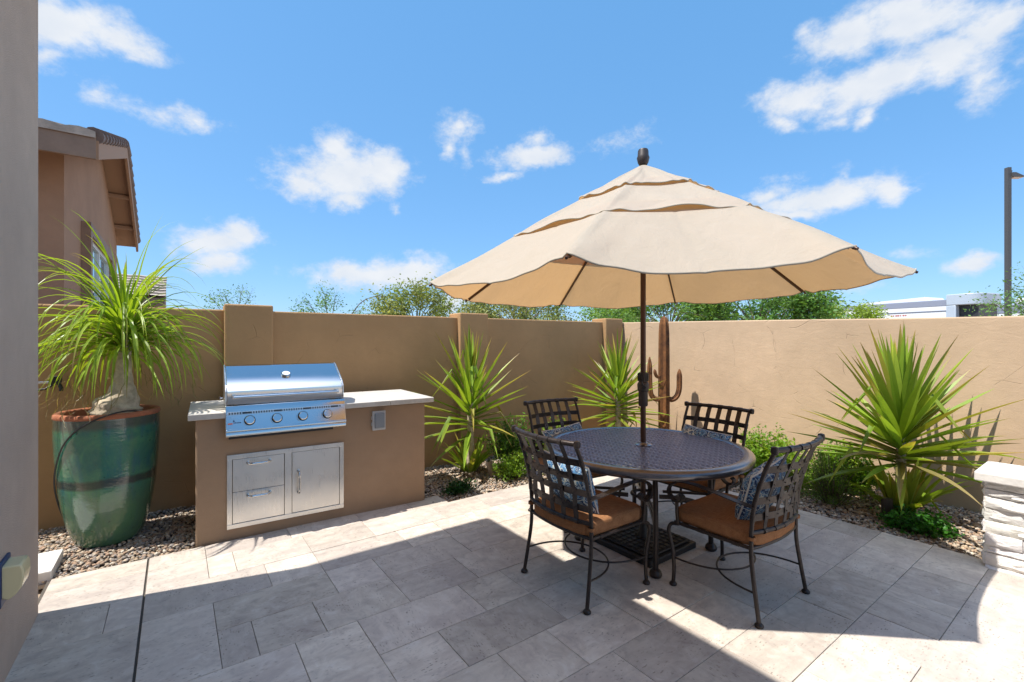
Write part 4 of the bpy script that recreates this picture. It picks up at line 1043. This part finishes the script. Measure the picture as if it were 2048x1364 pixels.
for i, ((x, y), rz, l1, l2, l3, pt) in enumerate(CH):
    a = pc if i == 0 else copy_tree(pc); b = pcu if i == 0 else copy_tree(pcu); c = ppi if i == 0 else copy_tree(ppi)
    rz = R(rz); a.location = (x, y, 0); a.rotation_euler = (0, 0, rz); a['label'] = l1
    b.location = (x, y, .434); b.rotation_euler = (0, 0, rz); b['label'] = l2
    oy = -.150 if i < 2 else -.10; off = .02 if i == 1 else 0.0
    c.location = (x + off * math.cos(rz) - oy * math.sin(rz), y + off * math.sin(rz) + oy * math.cos(rz), .632 if i < 2 else (.60 if i == 2 else .640))
    c.rotation_euler = (R(20 if i < 2 else 36), R(pt), rz); c['label'] = l3

# ================================================================== NEIGHBOUR HOUSE
def neighbour():
    t = thing('neighbour_house', 'brown stucco neighbour house with tiled gable roof rising behind the side wall', 'house', (-1.0, 7.1, 0))
    # local: x toward -X is the house depth, y along the gable
    poly = [(0, -.08), (5.85, -.08), (5.75, 3.68), (3.15, 4.66), (0, 3.66)]
    MB().prism(poly, 0, -9, 0).build('wall', M['house_far'], t, smooth=0)
    rk = [(-.5, 3.54), (3.15, 4.72), (6.1, 3.58)]            # under side of the roof (y, z)
    th = .13
    rp = rk + [(6.1, 3.58 + th), (3.15, 4.72 + th + .02), (-.5, 3.54 + th)]
    rf = MB().prism(rp, 0, -9.3, .30).build('roof', M['soffit'], t, smooth=0)
    # tiles: corrugated sheets on both slopes
    for (ya, za, yb_, zb, nm) in ((-.56, 3.54 + th + .02, 3.15, 4.72 + th + .05, 'front'), (6.16, 3.58 + th + .02, 3.15, 4.72 + th + .05, 'rear')):
        mb = MB(); nx = 9 * 16; nyy = 11; vs = []; fs = []
        for j in range(nyy * 2):
            row, e = j // 2, j % 2; f = (row + e) / nyy
            for i in range(nx + 1):
                x = -9.3 + 9.62 * i / nx; y = ya + (yb_ - ya) * f; z = za + (zb - za) * f + .028 * abs(math.sin(math.pi * i / 4)) + (.022 if e == 0 else 0.0)
                vs.append((x, y, z))
        for j in range(nyy * 2 - 1):
            for i in range(nx): a = j * (nx + 1) + i; fs.append((a, a + 1, a + nx + 2, a + nx + 1))
        k_ = len(vs); vs += [(p[0], p[1] + .004, za - .04) for p in vs[:nx + 1]]; fs += [(i + 1, i, k_ + i, k_ + i + 1) for i in range(nx)]
        mb.add(vs, fs).build('roof_tiles', M['tile'], rf, smooth=0)
    # fascia along the eave, barge board and rake tiles up the gable
    MB().box(-9.3, .32, -.54, -.50, 3.43, 3.68).build('fascia', M['fascia'], t, smooth=0)
    for (ya, za, yb_, zb) in ((-.5, 3.54, 3.15, 4.72), (6.1, 3.58, 3.15, 4.72)):
        bb = MB(); vs = [(.302, ya, za - .10), (.34, ya, za - .10), (.34, yb_, zb - .10), (.302, yb_, zb - .10), (.302, ya, za + .10), (.34, ya, za + .10), (.34, yb_, zb + .10), (.302, yb_, zb + .10)]
        bb.add(vs, [(0, 3, 2, 1), (4, 5, 6, 7), (0, 1, 5, 4), (1, 2, 6, 5), (2, 3, 7, 6), (3, 0, 4, 7)]); bb.build('barge_board', M['soffit'], t, smooth=0)
        rt = MB(); n = 11
        for i in range(n):
            f0, f1 = i / n, (i + 1.12) / n; p0 = np.array([.30, ya + (yb_ - ya) * f0, za + (zb - za) * f0 + .15]); p1 = np.array([.30, ya + (yb_ - ya) * f1, za + (zb - za) * f1 + .14])
            rt.tube([p0, p1], [.085, .068], 12)
        rt.build('rake_tiles', M['darktile'], rf, smooth=40)
    for y in (.6, 1.8, 3.15, 4.3, 5.3):
        z = np.interp(y, [-.5, 3.15, 6.1], [3.54, 4.72, 3.58]); MB().box(.0, .30, y - .025, y + .025, z - .09, z - .02).build('lookout', M['soffit'], t, smooth=0)
    # recessed window on the gable wall
    y0, y1, z0, z1 = 1.30, 3.75, 1.3, 2.92
    fr = MB(); w = .10
    fr.box(.001, .10, y0 - .16, y0, z0, z1 + .16); fr.box(.001, .10, y1, y1 + .16, z0, z1 + .16); fr.box(.001, .10, y0, y1, z1, z1 + .16)
    wf = fr.build('window', M['fascia'], t, smooth=0)
    f2 = MB(); f2.box(.003, .05, y0, y1, z1 - .06, z1); f2.box(.003, .05, y0, y0 + .06, z0, z1 - .06); f2.box(.003, .05, y1 - .06, y1, z0, z1 - .06); f2.box(.003, .05, 2.45, 2.53, z0, z1 - .06)
    f2.build('window_frame', M['frame'], wf, smooth=0)
    MB().box(.002, .02, y0 + .06, y1 - .06, z0, z1 - .06).build('pane', M['glass'], wf, smooth=0)
    # lower rear wing
    MB().box(-4, .45, 8.4, 12, -.08, 2.5).build('wing_wall', M['house_far'], t, smooth=0)
    wr = MB(); vs = []; fs = []; nr = 8; nx = 40
    for j in range(nr * 2):
        row, e = j // 2, j % 2; f = (row + e) / nr
        for i in range(nx + 1):
            vs.append((-4.2 + 5.0 * i / nx, 7.9 + 2.6 * f, 2.62 + .83 * f + (.05 if e == 0 else 0) + .015 * abs(math.sin(math.pi * i / 3))))
    for j in range(nr * 2 - 1):
        for i in range(nx): a = j * (nx + 1) + i; fs.append((a, a + 1, a + nx + 2, a + nx + 1))
    wr.add(vs, fs).build('wing_roof', M['tile'], t, smooth=0)
    MB().prism([(7.9, 2.40), (7.9, 2.60), (10.5, 3.42), (10.5, 2.40)], 0, -4.2, .78).build('wing_fascia', M['fascia'], t, smooth=0)
neighbour()

# ================================================================== TREES, POLE, TRAILERS BEYOND THE WALLS
def tree(loc, h, rx, ry, rz, n, ls, cols, label, seed, droop=.2, open_=.5, trunk=.09, clumps=26, aim=None):
    r0 = random.Random(seed); t = thing('tree', label, 'tree', loc, 0, 'trees beyond the garden walls')
    tr = MB(); lf = MB(); zc = h - rz
    base = cr([(0, 0, -.08), (r0.uniform(-.1, .1), r0.uniform(-.1, .1), zc * .45), (0, 0, zc * .8)], 4)
    tr.tube(base, [trunk * (1 - .45 * i / len(base)) for i in range(len(base))], 9)
    cl = []
    for i in range(clumps):
        while True:
            q = np.array([r0.uniform(-1, 1) for _ in range(3)]); d2 = float(q @ q)
            if .15 < d2 < 1: break
        q = q * (1 if d2 > .4 else 1.3); e = np.array([q[0] * rx, q[1] * ry, zc + q[2] * rz]); s0 = np.array(base[-1]) * r0.uniform(.75, 1)
        m = s0 * .5 + e * .5 + np.array([0, 0, .12 * rz]); p = cr([s0, m, e], 5); tr.tube(p, [trunk * .34 * (1 - .85 * j / len(p)) for j in range(len(p))], 5, cap=False); cl.append((e, p))
    per = n // clumps; ctr = np.array([0, 0, zc - .2 * rz])
    for e, p in cl:
        cc = np.array(cols[r0.randrange(len(cols))]) * r0.uniform(.8, 1.2); cr_ = min(rx, rz) * r0.uniform(.34, .6); out = nrm(e - ctr); tw = []
        for q in range(9):
            d = nrm(out + np.array([r0.gauss(0, .6), r0.gauss(0, .6), r0.gauss(0, .45) + .15])); s0 = p[-1 - r0.randrange(min(4, len(p)))]
            tp = [s0, s0 + d * cr_ * .5, s0 + d * cr_ * r0.uniform(.9, 1.3) + np.array([0, 0, -droop * cr_ * .5])]; tr.tube(tp, [trunk * .07, trunk * .05, trunk * .02], 3, cap=False); tw.append(tp)
        for j in range(per):
            tp = tw[r0.randrange(9)]; f = r0.random() * 2; i = min(1, int(f)); q = tp[i] + (tp[i + 1] - tp[i]) * (f - i)
            q = q + np.array([r0.gauss(0, 1), r0.gauss(0, 1), r0.gauss(0, 1)]) * ls * (1.1 + open_ * .6)
            q[2] -= abs(r0.gauss(0, droop)) * ls * 2
            T = nrm([r0.gauss(0, 1), r0.gauss(0, 1), r0.gauss(-droop, .6)]); sd_ = nrm(np.cross(T, [r0.gauss(0, 1), r0.gauss(0, 1), r0.gauss(0, 1)])); l = ls * r0.uniform(.6, 1.4); w = l * .42
            c = cc * r0.uniform(.8, 1.2)
            lf.add([q, q + T * l * .5 + sd_ * w * .5, q + T * l, q + T * l * .5 - sd_ * w * .5], [(0, 1, 2, 3)], tuple(c))
    tr.build('trunk', M['wood'], t, smooth=60); lf.build('crown', M['tleaf'], t, smooth=0)
PV = [(.27, .32, .09), (.32, .34, .12), (.22, .28, .07)]; GR = [(.11, .25, .05), (.16, .31, .06), (.20, .34, .07)]; BR = [(.30, .42, .05), (.34, .45, .06)]
tree((1.25, 13.8, 0), 2.80, .8, .6, .6, 1800, .05, GR, 'wispy treetop just showing above the wall left of the first pilaster', 31, open_=1.2, clumps=14, trunk=.04)
tree((3.25, 12.5, 0), 2.86, 1.0, .7, .70, 3600, .055, GR, 'sparse green treetop above the wall between the first and second pilasters', 32, open_=1.1, clumps=18, trunk=.05)
tree((9.3, 20.5, 0), 4.2, 1.9, 1.6, 1.5, 12000, .15, PV, 'tall pale yellow green tree left of the umbrella, above the wall', 33, droop=.5, open_=.6, clumps=40)
tree((12.0, 16.0, 0), 3.95, 2.7, 2.2, 1.5, 14000, .13, PV + [(.12, .17, .035)], 'wide pale green tree under the left side of the umbrella', 34, droop=.5, open_=.6, clumps=46)
tree((22.9, 20.4, 0), 4.3, 2.9, 2.4, 1.7, 10000, .19, GR + BR, 'distant green tree above the corner pilaster beneath the umbrella', 35, open_=.5, clumps=40)
tree((18.2, 12.8, 0), 4.6, 2.7, 2.8, 2.0, 17000, .15, GR, 'dense green tree just right of the umbrella pole, beyond the end wall', 36, open_=.4, clumps=60)
tree((19.7, 9.6, 0), 4.25, 2.4, 2.5, 1.8, 16000, .15, GR + [(.10, .20, .03)], 'dense green tree under the right side of the umbrella, beyond the end wall', 37, open_=.5, clumps=55)
tree((27.6, 9.5, 0), 3.6, .58, .6, .95, 4500, .13, BR, 'small round lime green tree at the left end of the long white trailer', 38, open_=.3, clumps=26, trunk=.05)
tree((27.75, 8.25, 0), 3.28, .75, .7, .7, 3800, .13, BR, 'low lime green bushy tree in front of the long white trailer', 39, open_=.4, clumps=24, trunk=.05)
tree((15.1, 1.35, 0), 2.95, .95, .9, .9, 5000, .06, [(.16, .30, .08), (.20, .35, .10)], 'feathery green treetop at the right edge below the light pole', 40, open_=1.0, clumps=26, trunk=.05)
def twig():
    t = tag(MB().tube(cr([(3.75, 12.3, 2.2), (3.95, 12.2, 2.50), (4.2, 12.05, 2.66), (4.5, 11.9, 2.68)], 6), [.012] * 10 + [.008] * 9, 6).build('bare_branch', M['wood']), 'single bare arching branch above the wall left of the pale tree', 'branch')
twig()
def pole():
    t = thing('light_pole', 'tall grey square light pole with one lamp head beyond the end wall', 'light pole', (26.22, 3.16, -.08), -R(36))
    MB().box(-.07, .07, -.07, .07, 0, 8.33).build('shaft', M['pole'], t, smooth=0)
    h = MB(); h.prism([(.071, 7.95), (.071, 8.12), (.20, 8.12), (.52, 7.98), (.52, 7.95)], 1, -.12, .12); hd = h.build('lamp_head', M['pole'], t, smooth=0)
    MB().box(.12, .50, -.10, .10, 7.925, 7.949).build('lens', M['lampglass'], hd, smooth=0)
    MB().tube([(.10, 0, 8.12), (.14, 0, 8.22)], .03, 8).build('sensor', M['pole'], hd)
pole()
def trailer():
    d = nrm([-1.5, -6.1, 0]); t = thing('trailer', 'long white trailer with grey roof stripe and rounded nose beyond the end wall', 'trailer', (37.45, 12.5, .22), math.atan2(d[1], d[0]))
    # local +x runs from tail to nose, +y points away from the yard's viewer side
    L = 5.9
    MB().box(0, L, 0, 2.4, .9, 3.02).build('body', M['rv_white'], t, bevel=.05, smooth=0)
    MB().box(0, L + .02, -.03, 2.42, 3.02, 3.06).build('trim', M['rv_grey'], t, smooth=0)
    MB().box(0, L, -.01, 2.41, 3.06, 3.30).build('upper_body', M['rv_white'], t, smooth=0)
    MB().box(.1, L, -.02, 2.4, 3.30, 3.68).build('roof_stripe', M['rv_grey'], t, bevel=.03, smooth=0)
    MB().prism([(1.15, 3.68), (4.95, 3.68), (4.75, 3.93), (1.3, 3.80)], 1, .2, 2.1).build('roof_cap', M['rv_white'], t, smooth=0)
    n = MB(); prof = [(L, -.1), (L + 1.0, -.1), (L + 1.35, .05), (L + 1.55, .4), (L + 1.6, 1.2), (L + 1.55, 2.0), (L + 1.35, 2.4), (L, 2.5)]
    n.prism(prof, 2, 3.32, 3.95); n.prism([(L, -.098), (L + .45, -.098), (L + .45, 2.4), (L, 2.4)], 2, .9, 3.318); nn = n.build('nose', M['rv_blue'], t, bevel=.04, smooth=40)
    MB().box(L + .46, L + 1.3, .25, 2.2, 2.2, 3.318).build('nose_recess', M['rv_dark'], nn, smooth=0)
    b = MB()
    for i, w in enumerate((.10, .07, .12, .09, .06, .1, .08)): b.box(3.05 + i * .13, 3.05 + i * .13 + w, -.008, -.001, 2.82, 2.90)
    b.build('lettering', M['rv_red'], t, smooth=0)
    for x in (1.0, 2.0):
        MB().tube([(x, -.02, .42), (x, .25, .42)], .4, 24).build('wheel', M['rv_dark'], t)
    ch = MB().box(.2, L + 1.2, .3, 2.1, .65, .9); ch.build('chassis', M['rv_dark'], t, smooth=0)
trailer()
def trailer2():
    t = thing('trailer', 'second white trailer with grey stripe partly hidden behind the light pole', 'trailer', (44, 7.6, .12), R(-84))
    MB().box(0, 7, 0, 2.4, .9, 3.2).build('body', M['rv_white'], t, bevel=.05, smooth=0)
    MB().box(0, 7.02, -.02, 2.42, 3.2, 3.78).build('roof_stripe', M['rv_grey'], t, bevel=.03, smooth=0)
    MB().box(0, 7.02, -.02, 2.42, 3.4, 3.5).build('pinstripe', M['rv_white'], t, smooth=0) if False else None
    MB().box(2.6, 7.3, .1, 2.3, 3.78, 4.15).build('roof_cap', M['rv_white'], t, bevel=.05, smooth=0)
    for x in (1.5, 2.5): MB().tube([(x, -.02, .42), (x, .25, .42)], .4, 24).build('wheel', M['rv_dark'], t)
    MB().box(.2, 6.8, .3, 2.1, .65, .9).build('chassis', M['rv_dark'], t, smooth=0)
trailer2()
